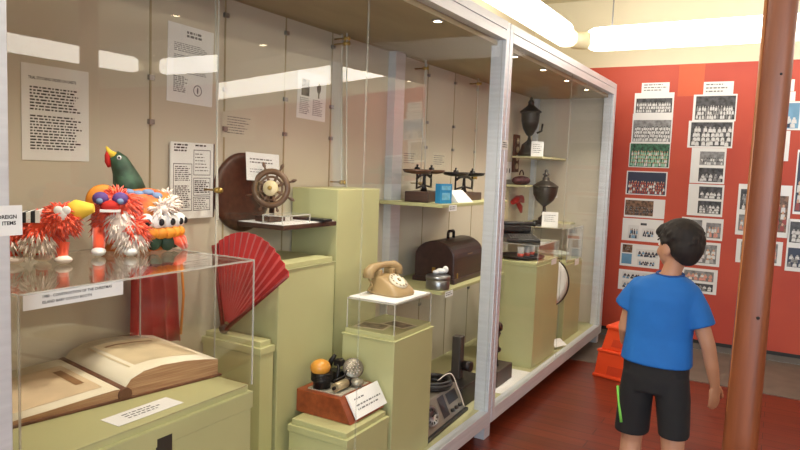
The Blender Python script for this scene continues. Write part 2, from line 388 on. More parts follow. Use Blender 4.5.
lines(b, .016, .09, .29, 3, .011, .006, zz); lines(b, .12, .19, .29, 1, .01, .006, zz); lines(b, .02, .1, .205, 8, .0075, .0035, zz); lines(b, .02, .1, .13, 12, .0075, .004, zz); lines(b, .12, .195, .255, 6, .013, .003, zz, .5); lines(b, .118, .195, .15, 7, .0075, .0045, zz); lines(b, .118, .195, .078, 6, .0075, .003, zz)
b.build('lettering', M_ink, s)
b = MB().box(.216, .222, -.0005, .2975, -.0002, .0063).build('dark_edge', M_ink, s)
s = sheet('paper_notice', 'small off-white typed card above the ship wheel', 'notice', (XK+.002, 2.005, 1.595), RB, .2, .106, NG, tilt=-.02, m=mat('aged_paper', (206, 200, 182), .8, 0, .03))
b = MB(); lines(b, .03, .17, .09, 7, .011, .004, Z, .3); b.flat(.015, .03, .022, .03, Z); b.build('lettering', M_grey_ink, s)
s = sheet('paper_notice', 'leaflet with two dark pictures above short columns of print', 'notice', (XK+.002, 2.485, 1.715), RB, .225, .225, NG, tilt=-.03)
MB().flat(.03, .09, .11, .19, Z).build('picture', mat('grey_print', (104, 100, 98), .8, 0, .2, 30), s)
b = MB(); b.disc((.165, .16), .017, .028, Z); b.flat(.159, .171, .11, .14, Z+.0001); b.build('picture', mat('grey_print', (104, 100, 98)), s)
b = MB(); lines(b, .02, .1, .1, 9, .009, .004, Z); lines(b, .12, .2, .1, 9, .009, .004, Z); b.build('lettering', M_grey_ink, s)
for y, lb in ((3.50, 'faint white notice pinned left above the scales'), (3.90, 'faint white notice pinned behind the weighing scales')):
    s = sheet('paper_notice', lb, 'notice', (XK+.002, y, 1.495), RB, .2, .112, NG, m=MATS['aged_paper'])
    b = MB(); lines(b, .02, .18, .09, 5, .014, .005, Z); b.build('lettering', M_grey_ink, s)
# labels on posts
s = sheet('label_card', 'white label card stuck on the near left case post', 'label', (XF+.001, .60, 1.335), RB, .163, .06, m=M_white)
b = MB(); b.text('FOREIGN', .0105, .152, .034, Z, 'RIGHT', bold=.0003); b.text('ITEMS', .0105, .150, .0215, Z, 'RIGHT', bold=.0003); b.build('lettering', M_ink, s)
s = sheet('label_card', 'white label card on the middle post beside the medal strip', 'label', (XF+.001, 3.335, 1.612), RB, .09, .05, m=M_white)
b = MB(); lines(b, .008, .08, .04, 3, .011, .006, Z); b.build('lettering', M_ink, s)

# ------------------------------------------------------------ pedestals
def ped(label, x0, x1, y0, y1, zt, cap=0.0, notch=None, group='pale green plinths in the case'):
    t = thing('display_plinth', label, 'plinth', ((x0+x1)/2, (y0+y1)/2, ZD), 0, group)
    hx, hy, H = (x1-x0)/2, (y1-y0)/2, zt-ZD
    if cap:
        i = .012
        MB().box(-hx+.004, hx-.004, -hy+.004, hy-.004, 0, H-cap).build('body', M_ped, t, bevel=.003)
        MB().box(-hx, hx, -hy, hy, H-cap, H-.022).box(-hx+i, hx-i, -hy+i, hy-i, H-.022, H).build('cap', M_ped, t, bevel=.002)
    else:
        MB().box(-hx, hx, -hy, hy, 0, H).build('body', M_ped, t, bevel=.003)
    if notch:
        MB().box(hx-.02, hx+.0005, notch[0]-(y0+y1)/2, notch[1]-(y0+y1)/2, notch[2]-ZD, notch[3]-ZD).build('slot', mat('dark_slot', (52, 46, 38), .7), t, label='dark rectangular slot')
    return t
ped('wide green plinth under the open ledger book', -1.935, -1.40, .76, 1.535, .80, .075, (1.165, 1.215, .6, .748))
ped('square green plinth under the telephone box', -1.665, -1.385, 2.39, 2.755, .775, .03)
ped('low green plinth under the red wooden apparatus box', -1.665, -1.372, 2.03, 2.345, .468, .05)
ped('narrow green plinth behind the ledger case', -2.02, -1.70, 1.90, 1.985, .80, .05)
ped('tall green plinth right of the red pleated fan', -2.02, -1.70, 2.0, 2.385, 1.09, .02)
ped('tallest green plinth behind the telephone', -2.02, -1.755, 2.46, 2.82, 1.385)
ped('green plinth under the tray of glasses, beside the middle post', -1.80, -1.385, 4.25, 4.76, .885, .02)
ped('green plinth nearest the red wall, under a glass dish', -1.80, -1.42, 5.08, 5.55, .80, .02)
ped('low green plinth under the leaning white plate', -1.75, -1.46, 4.80, 5.04, .47)

def cover(name, label, x0, x1, y0, y1, z0, z1, cat='acrylic cover', mats=None):
    t = .006; b = MB(); cx, cy = (x0+x1)/2, (y0+y1)/2; hx, hy, H = (x1-x0)/2, (y1-y0)/2, z1-z0
    for (ax0, ax1, ay0, ay1, az0, az1) in ((-hx, hx, -hy, -hy+t, 0, H), (-hx, hx, hy-t, hy, 0, H), (-hx, -hx+t, -hy+t, hy-t, 0, H), (hx-t, hx, -hy+t, hy-t, 0, H)):
        b.mi = 0; b.box(ax0, ax1, ay0, ay1, az0, az1)
    b.box(-hx, hx, -hy, hy, H, H+t)
    # bright polished edges
    b.mi = 1; e = .004
    for sx in (-1, 1):
        for sy in (-1, 1): b.box(sx*hx-e/2, sx*hx+e/2, sy*hy-e/2, sy*hy+e/2, 0, H+t)
    for sx in (-1, 1): b.box(sx*hx-e/2, sx*hx+e/2, -hy, hy, H+t-.004, H+t+.0005)
    for sy in (-1, 1): b.box(-hx, hx, sy*hy-e/2, sy*hy+e/2, H+t-.004, H+t+.0005)
    o = b.build(name, [M_acr, M_acr_edge], None, (cx, cy, z0)); return tag(o, label, cat)
C1 = cover('acrylic_cover', 'large clear acrylic cover over the open ledger', -1.93, -1.402, .80, 1.53, .80, 1.19)
cover('acrylic_cover', 'clear acrylic cover beneath the beige telephone', -1.645, -1.40, 2.405, 2.74, .775, .905)
s = sheet('label_card', 'white label about Christmas Island fixed to the ledger cover', 'label', (-1.4015, .81, 1.158), RB, .25, .038, m=M_white)
b = MB(); b.text('1980 - CONSTRUCTION OF THE CHRISTMAS', .0088, .042, .0225, Z, bold=.0002, sx=1.0); b.text('ISLAND BABY COUCH BOOTH', .0088, .042, .0095, Z, bold=.0002); b.build('lettering', M_ink, s)

# ------------------------------------------------------------ open ledger
bk = thing('open_ledger', 'thick old ledger book lying open under acrylic', 'book', (-1.60, 1.215, .801), math.radians(80))
M_leather = mat('worn_leather', (112, 74, 50), .7, 0, .15, 20)
M_page = mat('old_page', (242, 234, 212), .8, 0, .04, 5, c2=(230, 218, 188))
M_edge = mat('page_edges', (196, 158, 118), .85, 0, .1, 5, c2=(150, 108, 76), stretch=(1, 1, 60))
def pages(prof, zb, yl):
    b = MB(); n = len(prof)
    for y in (0, yl): pass
    lo0 = [b.bm.verts.new((x, 0, zb)) for x, z in prof]; hi0 = [b.bm.verts.new((x, 0, z)) for x, z in prof]
    lo1 = [b.bm.verts.new((x, yl, zb)) for x, z in prof]; hi1 = [b.bm.verts.new((x, yl, z)) for x, z in prof]
    for i in range(n-1):
        b.mi = 0; b._f([hi0[i], hi0[i+1], hi1[i+1], hi1[i]], True)
        b.mi = 1; b._f([lo0[i], lo0[i+1], hi0[i+1], hi0[i]]); b._f([lo1[i+1], lo1[i], hi1[i], hi1[i+1]]); b._f([lo0[i+1], lo0[i], lo1[i], lo1[i+1]])
    b._f([lo0[0], hi0[0], hi1[0], lo1[0]]); b._f([lo0[-1], lo1[-1], hi1[-1], hi0[-1]])
    return b
PR = [(0, .030), (.02, .055), (.06, .071), (.12, .077), (.2, .073), (.27, .064), (.315, .055)]
PL = [(0, .030), (-.025, .034), (-.09, .030), (-.2, .022), (-.33, .014)]
MB().box(-.34, .325, -.008, .408, 0, .006).build('cover_board', M_leather, bk)
pages(PR, .006, .40).build('page_block', [M_page, M_edge], bk)
pages(PL, .006, .40).build('page_block', [M_page, M_edge], bk)
MB().tube([(0, -.008, .016), (0, .408, .016)], .02, 12).build('spine', M_leather, bk)
def onprof(P, x):
    P = sorted(P)
    for (a, za), (c, zc) in zip(P, P[1:]):
        if a <= x <= c: return za+(zc-za)*(x-a)/(c-a)
    return P[0][1]
def patch(P, x0, x1, y0, y1, dz=.0012, n=8):
    b = MB(); xs = [x0+(x1-x0)*i/n for i in range(n+1)]
    b.rings([[(x, y0, onprof(P, x)+dz), (x, y1, onprof(P, x)+dz)] for x in xs], closed=False, cap=False); return b
M_stain = mat('browned_clipping', (224, 206, 168), .85, 0, .06, 10)
patch(PR, .05, .29, .07, .34).build('clipping', M_stain, bk, label='large browned clipping')
patch(PL, -.31, -.04, .05, .33).build('clipping', mat('tan_clipping', (226, 202, 166), .85, 0, .06, 9), bk, label='tan clipping')
patch(PL, -.085, -.06, .12, .28, .002).build('tape', mat('brown_tape', (150, 112, 74), .6), bk, label='brown tape strip')
b = patch(PR, .085, .25, .29, .3, .002)
for k in range(4): pass
b.build('tape', MATS['brown_tape'], bk, label='brown writing band')
s = sheet('label_card', 'long white label card lying before the ledger', 'label', (-1.525, 1.085, .8005), (0, 0, 0), .075, .215, m=M_white)
s.rotation_euler = (0, 0, math.radians(90)); s.location = (-1.445, 1.08, .8008)
s.data.transform(Matrix.Diagonal((.215/.075, .075/.215, 1, 1)))
b = MB(); lines(b, .05, .17, .058, 3, .014, .006, Z, .3); b.build('lettering', M_grey_ink, s)

# ------------------------------------------------------------ lion toys on the ledger cover
M_fur_o = mat('orange_fur', (255, 104, 62), .8, 0, .08, 30, c2=(246, 78, 44), sheen=.6)
M_fur_w = mat('white_fur', (252, 236, 224), .85, 0, .05, 30)
M_yel = mat('yellow_felt', (240, 204, 70), .8)
M_pur = mat('purple_felt', (98, 72, 140), .8); M_redf = mat('red_felt', (196, 40, 32), .8); M_gre = mat('dark_green_paint', (52, 84, 62), .55, 0, .25, 24)
M_org = mat('orange_silk', (240, 150, 44), .6, 0, .06); M_blue = mat('pale_blue_felt', (124, 150, 190), .8); M_blk = mat('black_felt', (30, 28, 30), .8)
def furry(core, tufts, L, w, down=.5):
    """core: list of (centre, radii); returns builder with body and tufts"""
    b = MB()
    for c, r in core: b.ball(c, r, 14)
    for i in range(tufts):
        c, r = core[i % len(core)]; d = Vector((random.gauss(0, 1), random.gauss(0, 1), random.gauss(0, 1))).normalized()
        if d.z < -.6: d.z *= -.3
        p = Vector(c)+Vector((d.x*r[0], d.y*r[1], d.z*r[2]))*.95
        b.tuft(p, Vector((d.x, d.y, d.z-down)), L*(.6+.8*random.random()), w)
    return b
ZL = 1.1965
# left toy: body seen from the side, head turned to the right
t = thing('toy_lion', 'fluffy orange toy lion with a yellow snout, left of the two', 'toy lion', (-1.80, 1.055, ZL), math.radians(48))
furry([((-.06, 0, .075), (.075, .045, .05)), ((.03, 0, .085), (.06, .042, .05)), ((.085, -.005, .115), (.04, .038, .045))], 1500, .022, .0042).build('body', M_fur_o, t)
furry([((-.06, -.03, .05), (.05, .02, .02)), ((.03, -.035, .06), (.04, .015, .03))], 260, .026, .004, 1.2).build('white_fringe', M_fur_w, t, label='white fur fringe')
for x in (-.10, -.03, .03, .09):
    b = MB().tube([(x, -.02 if x in (-.03, .09) else .02, .06), (x, -.025 if x in (-.03, .09) else .02, .02), (x, -.03 if x in (-.03, .09) else .02, .012)], [.02, .016, .018], 8)
    l = b.build('leg', M_fur_o, t); MB().ball((x+.005, -.035 if x in (-.03, .09) else .015, .012), (.024, .02, .012), 10).build('paw', M_fur_w, l, label='white paw')
b = MB().tube([(.105, 0, .135), (.13, -.003, .15), (.17, -.006, .155)], [.028, .03, .012], 10); b.build('snout', M_yel, t, label='yellow snout')
b = MB().ball((.085, -.045, .15), (.012, .004, .012), 10).ball((.105, -.045, .15), (.012, .004, .012), 10); b.mi = 0; b.ball((.095, -.045, .138), (.012, .004, .016), 10); b.build('heart_patch', M_white, t, label='white heart patch')
b = MB()
for i in range(5): b.mi = i % 2; b.box(-.015+i*.011, -.004+i*.011, -.046, .046, .115, .14+.002*i)
b.build('back_cloth', [M_white, M_ink], t, label='black and white striped cloth')
b = MB().tube([(-.125, 0, .1), (-.14, 0, .14), (-.125, 0, .18)], [.012, .016, .011], 8); tl = b.build('tail', M_gre, t, label='green tail'); MB().ball((-.115, 0, .195), .02, 12).build('pompom', M_redf, tl, label='red pompom')
# right toy: facing the aisle
t = thing('toy_lion', 'fluffy orange toy lion with purple brows facing out, right of the two', 'toy lion', (-1.79, 1.322, ZL), math.radians(-40))
furry([((-.045, 0, .09), (.075, .055, .065)), ((-.01, .01, .15), (.05, .055, .045)), ((.0, .06, .07), (.05, .03, .05))], 1500, .026, .0045).build('body', M_fur_o, t)
furry([((.03, .02, .09), (.03, .035, .05)), ((.03, .05, .045), (.03, .035, .03))], 420, .026, .0042, 1.0).build('white_bib', M_fur_w, t, label='white fur bib')
for y in (-.04, .05):
    l = MB().tube([(.02, y, .08), (.04, y, .03), (.05, y, .015)], [.02, .018, .016], 8).build('leg', M_fur_o, t); MB().ball((.055, y, .014), (.032, .022, .014), 10).build('paw', M_white, l, label='white paw')
b = MB()
for y in (-.035, .02): b.ball((.045, y, .175), (.022, .024, .02), 10)
b.build('brow', M_pur, t, label='purple brows')
b = MB(); b.ball((.052, -.007, .152), (.022, .03, .018), 12); b.build('muzzle', M_redf, t, label='red muzzle')
b = MB(); b.box(.058, .074, -.035, .022, .135, .143); b.build('teeth', M_white, t, label='white teeth')
b = MB()
for y in (-.036, .021): b.ball((.064, y, .168), (.008, .01, .009), 8)
b.build('eye', M_blue, t, label='pale eyes')
# big lion dance head behind
t = thing('lion_dance_head', 'large colourful lion dance mask with white fur trim and a green bird crest', 'lion mask', (-1.835, 1.435, ZL), math.radians(-30))
b = MB(); rs = []
for (z, r) in ((0, .085), (.05, .105), (.10, .115), (.15, .112), (.185, .09), (.20, .05), (.205, .01)):
    rs.append([(r*.85*math.cos(a), r*1.15*math.sin(a), z) for a in [2*PI*i/24 for i in range(24)]])
b.rings(rs).build('mask_shell', mat('mask_cloth', (206, 66, 44), .7, 0, .2, 16, c2=(206, 150, 70)), t)
b = MB().lathe([(.001, .012), (.03, .012), (.047, .006), (.05, 0)], (.078, -.105, .165), 24, 'X'); e = b.build('orange_disc', M_org, t, label='orange painted disc')
b = MB(); b.tube([(.09, -.12, .170), (.092, -.105, .177), (.09, -.09, .170)], .004, 6).tube([(.09, -.12, .155), (.092, -.105, .150), (.09, -.09, .155)], .003, 6); b.build('disc_marking', M_redf, e, label='red marking')
b = furry([((.02, .095, .15), (.07, .025, .018)), ((.07, .07, .14), (.03, .03, .018)), ((-.05, .1, .165), (.04, .02, .016))], 240, .028, .005, .2); b.build('fur_trim', M_fur_w, t, label='white fur trim')
b = MB()
for i in range(6):
    a = -.15+i*.28; b.ball((.100*math.cos(a), .136*math.sin(a), .10), (.02, .026, .026), 10)
b.build('scallop_band', M_white, t, label='white scalloped band')
b = MB()
for i in range(6):
    a = -.15+i*.28; b.ball((.117*math.cos(a), .158*math.sin(a), .098), (.008, .01, .012), 8)
b.build('scallop_dots', M_blk, t, label='black dots')
b = MB()
for i in range(7):
    a = -.2+i*.22; b.ball((.108*math.cos(a), .140*math.sin(a), .062), (.016, .024, .02), 8)
b.build('yellow_band', M_org, t, label='orange lower band')
b = MB()
for (a, L) in ((.95, .07), (1.15, .085), (1.35, .075), (1.5, .06)): b.tube([(.10*math.cos(a), .125*math.sin(a), .055), (.115*math.cos(a), .15*math.sin(a), .03), (.12*math.cos(a+.12), .165*math.sin(a+.1), .004)], [.016, .014, .005], 8)
b.build('flame_fringe', M_fur_o, t, label='orange flame shaped fringe')
b = MB()
for (a, z) in ((-.2, .03), (.35, .035), (.8, .03), (1.2, .035)): b.ball((.095*math.cos(a), .125*math.sin(a), z), (.015, .025, .03), 8)
b.build('green_panel', M_gre, t, label='dark green panels')
b = MB()
for (y, z, k) in ((.0, .185, 0), (.03, .19, 1), (.055, .18, 0), (.02, .175, 1), (-.03, .19, 0)): b.ball((.06, y, z), (.018, .02, .012), 8)
b.build('blue_panel', M_blue, t, label='pale blue panels')
b = MB().tube([(-.01, .025, .18), (-.01, .02, .225), (-.01, .005, .265), (-.005, -.012, .300), (0, -.03, .322)], [.07, .055, .042, .034, .022], 18); cr = b.build('bird_crest', M_gre, t, label='dark green bird shaped crest')
b = MB().tube([(0, -.03, .318), (.0, -.048, .332), (.0, -.058, .352)], [.016, .010, .003], 8); b.build('upper_beak', M_yel, cr, label='yellow upper beak')
b = MB().tube([(.0, -.050, .345), (0, -.054, .32), (0, -.052, .295), (0, -.047, .275)], [.004, .010, .012, .006], 8); b.build('red_mouth', M_redf, cr, label='red open mouth')
b = MB().ball((.024, -.014, .312), (.006, .009, .009), 10); b.mi = 1; b.ball((.029, -.015, .3125), (.003, .0045, .0045), 8); e2 = b.build('eye', [M_white, M_blk], cr)
for c_ in [cr]+list(cr.children): c_.data.transform(Matrix.Translation((0, -.040, .185)) @ Matrix.Diagonal((.82, .82, .86, 1)) @ Matrix.Translation((0, 0, -.18)))

# red cloth behind the ledger, fan and cord
M_redc = mat('red_cloth', (182, 38, 34), .75, 0, .1, 8, sheen=.2)
b = MB(); rs = []
for j in range(9):
    z = .305*(1-j/8); ring = []
    for i in range(25):
        y = -.10+.235*i/24+(.015*j/8)*math.sin(i); ring.append((.014*math.sin(i*.9)+.012*(1-z/.3), y*(.85+.15*j/8), z))
    rs.append(ring)
o = b.rings(rs, closed=False, cap=False).build('red_banner', M_redc, None, (-1.985, 1.62, .801)); md = o.modifiers.new('solid', 'SOLIDIFY'); md.thickness = .004; bake(o)
tag(o, 'folded red cloth hanging behind the ledger', 'cloth'); 
b = MB().tube([(.03, .115, .3), (.032, .125, .18), (.035, .11, .03)], .005, 8); b.build('yellow_cord', M_org, o, label='yellow cord')
fan = thing('pleated_fan', 'large red pleated fan spread open behind the ledger cover', 'fan', (-1.915, 1.93, .801))
b = MB(); N = 26; a0, a1 = math.radians(101), math.radians(39); pts = []
def fanp(a, R, off): return Vector((R*math.cos(a), off-.02*math.cos(a), R*math.sin(a)))
for q_ in (.12, .45, .75, .93, 1.0):
    ring = []
    for i in range(N+1):
        u = i/N; a = a0+(a1-a0)*u; R = (.36+.045*math.sin(PI*u)+.075*u)*q_; ring.append(fanp(a, R, (.0055 if i % 2 else -.0055)*q_))
    pts.append(ring)
o = b.rings(pts, closed=False, cap=False, smooth=False).build('pleated_leaf', M_redc, fan)
md = o.modifiers.new('solid', 'SOLIDIFY'); md.thickness = .003
for a, R in ((a0, .36), (a1, .435)): MB().tube([(0, -.012, .01), tuple(fanp(a, R, -.012))], [.009, .006], 8).build('guard_stick', mat('fan_stick', (120, 26, 24), .5), fan)
MB().ball((.0, -.008, .02), (.022, .022, .02), 10).build('handle', M_wood_dark, fan, label='dark handle')

# ------------------------------------------------------------ ship's wheel on wall shelf
sh = thing('wall_shelf', 'dark wooden shelf holding the ship wheel', 'shelf', (-1.89, 2.265, 1.222))
MB().box(-.14, .14, -.185, .185, 0, .02).build('board', M_wood_dark, sh, bevel=.003)
MB().box(-.13, .13, -.175, .175, .02, .022).build('lining', M_white, sh, label='pale lining sheet')
b = MB().lathe([(.17, 0), (.17, .014), (.15, .022), (.13, .022), (.001, .02)], (0, 0, 0), 40, 'X')
o = b.build('wooden_disc', M_wood_dark, None, (XK+.001, 2.13, 1.365)); tag(o, 'round dark wooden shield behind the ship wheel', 'disc')
o = cover('acrylic_block', 'small low acrylic box under the ship wheel', -1.87, -1.765, 2.09, 2.27, 1.245, 1.275, 'acrylic box')
o = tag(MB().box(-.09, .09, -.03, .03, 0, .012).build('dark_plaque', M_blackp, None, (-1.82, 2.36, 1.245), bevel=.003), 'flat dark plaque lying beside the acrylic box', 'plaque')
wh = thing('ship_wheel', 'small wooden ship steering wheel with a pale round hub', 'ship wheel', (-1.90, 2.17, 1.282))
vd = Vector((.40, -.90, .12)).normalized(); q = vd.to_track_quat('Z', 'Y').to_matrix()
wc = Vector((0, 0, .105))
def wl(p): return wc+q @ Vector(p)
b = MB().torus(wc, .073, .013, rot=q, n=36, k=12).torus(wc, .050, .005, rot=q, n=30, k=8); b.build('rim', M_wheel, wh)
for k in range(8):
    a = k*PI/4+.35
    L = .118 if k not in (5, 6) else .1
    b = MB().tube([wl((math.cos(a)*r, math.sin(a)*r, 0)) for r in (.02, .05, .085, .092, .1, .108, L)], [.006, .006, .005, .004, .007, .0075, .003], 8); b.build('spoke', M_wheel, wh)
b = MB().lathe([(.032, -.012), (.034, .008), (.030, .014), (.001, .016)], tuple(wc), 24, rot=q); b.build('hub', mat('ivory_hub', (222, 206, 160), .4), wh, label='pale round hub')
b = MB().lathe([(.010, .016), (.009, .022), (.001, .023)], tuple(wc), 12, rot=q); b.build('hub_nut', M_brass, wh, label='brass nut')
b = MB().tube([wl((0, -.02, -.03)), wl((0, -.105, -.03))], .012, 8); b.box(-.04, .04, -.05, .05, -.035, -.012); b.build('stand', M_wood_dark, wh)
s = sheet('label_card', 'white typed card propped behind the ship wheel', 'label', (-1.965, 2.09, 1.42), (PI/2-.12, 0, PI/2-.1), .19, .12, m=M_paper, tilt=-.04)
b = MB(); lines(b, .02, .17, .095, 2, .014, .006, Z, .15); lines(b, .02, .12, .05, 2, .012, .003, Z); b.build('lettering', M_grey_ink, s)

# ------------------------------------------------------------ telephone
o = tag(MB().box(-.12, .12, -.16, .16, 0, .004).build('display_board', M_white, None, (-1.522, 2.572, .9125)), 'white card under the beige telephone', 'card')
ph = thing('rotary_telephone', 'beige rotary dial telephone on a white card', 'telephone', (-1.53, 2.585, .917), math.radians(-8))
ph.scale = (.9, .9, .9)
M_beige = mat('beige_plastic', (168, 142, 100), .4, 0, .03)
b = MB(); rs = []
def rr(x0, x1, y0, y1, z, k=.25, n=28):
    cx, cy, hx, hy = (x0+x1)/2, (y0+y1)/2, (x1-x0)/2, (y1-y0)/2; out = []
    for i in range(n):
        a = 2*PI*i/n; c, s_ = math.cos(a), math.sin(a)
        out.append((cx+hx*math.copysign(abs(c)**k, c), cy+hy*math.copysign(abs(s_)**k, s_), z))
    return out
prof = [(-.10, .105, .085, 0), (-.10, .108, .088, .012), (-.098, .10, .084, .03), (-.092, .065, .078, .055), (-.085, .02, .072, .078), (-.08, -.015, .068, .09), (-.07, -.03, .06, .094)]
for x0, x1, w, z in prof: rs.append(rr(x0, x1, -w, w, z, .45))
b.rings(rs).build('body', M_beige, ph)
sl = math.atan2(.065, .1); n_ = Vector((math.sin(sl), 0, math.cos(sl))); rq = n_.to_track_quat('Z', 'Y').to_matrix()
b = MB().lathe([(.052, -.006), (.052, .006), (.03, .009), (.029, .009), (.001, .010)], (.045, 0, .069), 32, rot=rq); dl = b.build('dial', mat('ivory_dial', (232, 222, 196), .4), ph, label='ivory dial')
b = MB()
for k in range(10):
    a = .5+k*.52; p = Vector((.045, 0, .069))+rq @ Vector((.041*math.cos(a), .041*math.sin(a), .0085)); b.lathe([(.0065, 0), (.001, .0005)], tuple(p), 10, rot=rq)
b.build('finger_holes', mat('dial_grey', (150, 136, 106), .5), dl, label='darker finger holes')
MB().lathe([(.012, .0), (.001, .001)], tuple(Vector((.045, 0, .069))+n_*.0115), 12, rot=rq).build('dial_centre', mat('centre_label', (170, 152, 112), .5), dl)
b = MB().tube([(-.055, -.115, .085), (-.055, -.112, .115), (-.055, -.085, .133), (-.055, -.04, .140), (-.055, 0, .142), (-.055, .04, .140), (-.055, .085, .133), (-.055, .112, .115), (-.055, .115, .085)], [.030, .030, .024, .017, .016, .017, .024, .030, .030], 14)
b.build('handset', M_beige, ph)
b = MB()
for y in (-.05, .05): b.box(-.085, -.025, y-.012, y+.012, .085, .122)
b.build('cradle', M_beige, ph, bevel=.006)
b = MB().tube([(-.055+.02*math.sin(i*.9), -.115+.004*i, .075-.012*min(i, 5)+.004*math.cos(i*1.8)) for i in range(8)], .004, 8); b.build('cord', M_beige, ph)
# papers under the acrylic
for (x, y, r, w, h, lb) in ((-1.63, 2.43, .15, .15, .11, 'old printed photograph lying left under the telephone box'), (-1.56, 2.55, -.2, .14, .1, 'old printed photograph lying right under the telephone box')):
    s = sheet('paper_print', lb, 'print', (x, y, .7762 if r > 0 else .7775), (0, 0, PI/2*0+r), w, h, m=M_cream_paper)
    b = MB().flat(.012, w-.012, .012, h-.012, Z); b.build('picture', mat('sepia_print', (176, 158, 128), .8, 0, .2, 25, c2=(110, 98, 82)), s)

# ------------------------------------------------------------ apparatus in red box
ap = thing('apparatus_box', 'red wooden box carrying antique electrical apparatus and a sloped white card', 'apparatus', (-1.555, 2.25, .469), math.radians(0))
b = MB(); b.hexa([(-.135, -.135, 0), (.14, -.135, 0), (.14, .12, 0), (-.135, .12, 0), (-.135, -.135, .095), (.085, -.135, .095), (.085, .12, .095), (-.135, .12, .095)]); b.build('wooden_box', M_wood_red, ap, bevel=.002)
b = MB().box(-.10, .07, -.105, .10, .095, .099); b.build('tray', mat('pale_tray', (196, 190, 172), .4, .3), ap, label='pale metal tray')
rt = Matrix.Rotation(math.radians(60), 3, 'Y')
pl = MB(); pl.hexa([(.140, -.10, .012), (.148, -.10, .016), (.148, .13, .016), (.140, .13, .012), (.086, -.10, .1), (.094, -.10, .104), (.094, .13, .104), (.086, .13, .1)]); pq = pl.build('card', M_white, ap, label='white sloped label card')
b = MB(); dv = Vector((-.054, 0, .088)); nn = Vector((.088, 0, .054)).normalized()
for (r0, y0, y1) in ((.25, -.07, .0), (.5, -.07, .11), (.66, -.07, .08)):
    p = Vector((.148, 0, .016))+dv*(1-r0)+nn*.001; w = dv*-.06
    y = y0
    while y < y1:
        e = min(y1, y+.006+.02*random.random()); b.quad((p.x, y, p.z), (p.x, e, p.z), (p.x+w.x, e, p.z+w.z), (p.x+w.x, y, p.z+w.z)); y = e+.006
b.build('lettering', M_grey_ink, pq)
MB().ball((-.06, -.075, .185), (.042, .045, .034), 16).build('bell', mat('orange_bell', (236, 164, 64), .35, 0, .1), ap, label='orange rounded cap')
b = MB()
for k in range(5): b.torus((-.055, -.07, .135+k*.007), .042, .0045, n=24, k=6)
b.lathe([(.036, .10), (.036, .165)], (-.055, -.07, 0), 20); b.build('coil', M_black, ap)
b = MB().lathe([(.019, -.05), (.019, .03)], (.03, -.045, .12), 18, 'Y'); b.build('cylinder', mat('aged_tin', (176, 160, 128), .4, .4), ap, label='pale metal cylinder')
b = MB().lathe([(.021, .03), (.021, .042)], (.03, -.045, .12), 18, 'Y').lathe([(.007, -.062), (.007, -.05)], (.03, -.045, .12), 10, 'Y'); b.build('cylinder_cap', M_black, ap)
gq = Vector((.55, -.6, .58)).normalized().to_track_quat('Z', 'Y').to_matrix()
b = MB().lathe([(.036, -.045), (.044, -.01), (.046, 0), (.041, .006), (.001, .007)], (.02, .05, .165), 24, rot=gq); sp = b.build('mouthpiece', mat('tarnished_tin', (124, 118, 104), .4, .6), ap)
b = MB()
for i in range(3):
    for k in range(1+i*6): a = 2*PI*k/max(1, i*6); b.lathe([(.0035, .0), (.001, .003)], tuple(Vector((.02, .05, .165))+gq @ Vector((i*.0135*math.cos(a), i*.0135*math.sin(a), .0066))), 6, rot=gq)
b.build('grille', M_fur_w, sp, label='pale perforated grille')
b = MB().ball((.055, .03, .115), (.03, .032, .018), 14).ball((0, .08, .115), (.02, .02, .02), 12); b.build('dome', mat('grey_dome', (150, 144, 128), .35, .5), ap, label='grey rounded domes')
b = MB().tube([(-.09, .02, .1), (-.085, .02, .16), (-.07, .015, .19), (-.06, .03, .215)], [.012, .01, .012, .008], 8).tube([(-.02, -.02, .1), (-.02, 0, .16), (-.04, .02, .2)], .007, 8).box(-.08, -.02, 0, .05, .1, .15)
b.tube([(-.07, .02, .19), (-.03, .04, .2), (0, .04, .17), (.01, .0, .14), (-.01, -.05, .13)], .004, 8).box(-.05, -.015, .005, .035, .175, .2); b.build('linkage', M_black, ap)

# ------------------------------------------------------------ shelves in the middle bay
def shelf(label, x0, x1, y0, y1, z, t=.018, m=None):
    return tag(MB().box(x0, x1, y0, y1, z-t, z).build('display_shelf', m or M_ped, None, bevel=.002), label, 'shelf')
shelf('pale green shelf carrying the weighing scales', XK, -1.60, 3.22, 4.2, 1.302)
shelf('pale green shelf carrying the dark domed case', XK, -1.60, 3.25, 4.2, .815)
s = sheet('label_card', 'small white label on the edge of the scales shelf', 'label', (-1.599, 3.30, 1.262), RB, .1, .034, m=M_white)
b = MB(); lines(b, .01, .09, .027, 2, .012, .005, Z); b.build('lettering', M_grey_ink, s)
s = sheet('label_card', 'small white label on the edge of the domed case shelf', 'label', (-1.599, 3.30, .775), RB, .1, .034, m=M_white)
b = MB(); lines(b, .01, .09, .027, 2, .012, .005, Z); b.build('lettering', M_grey_ink, s)
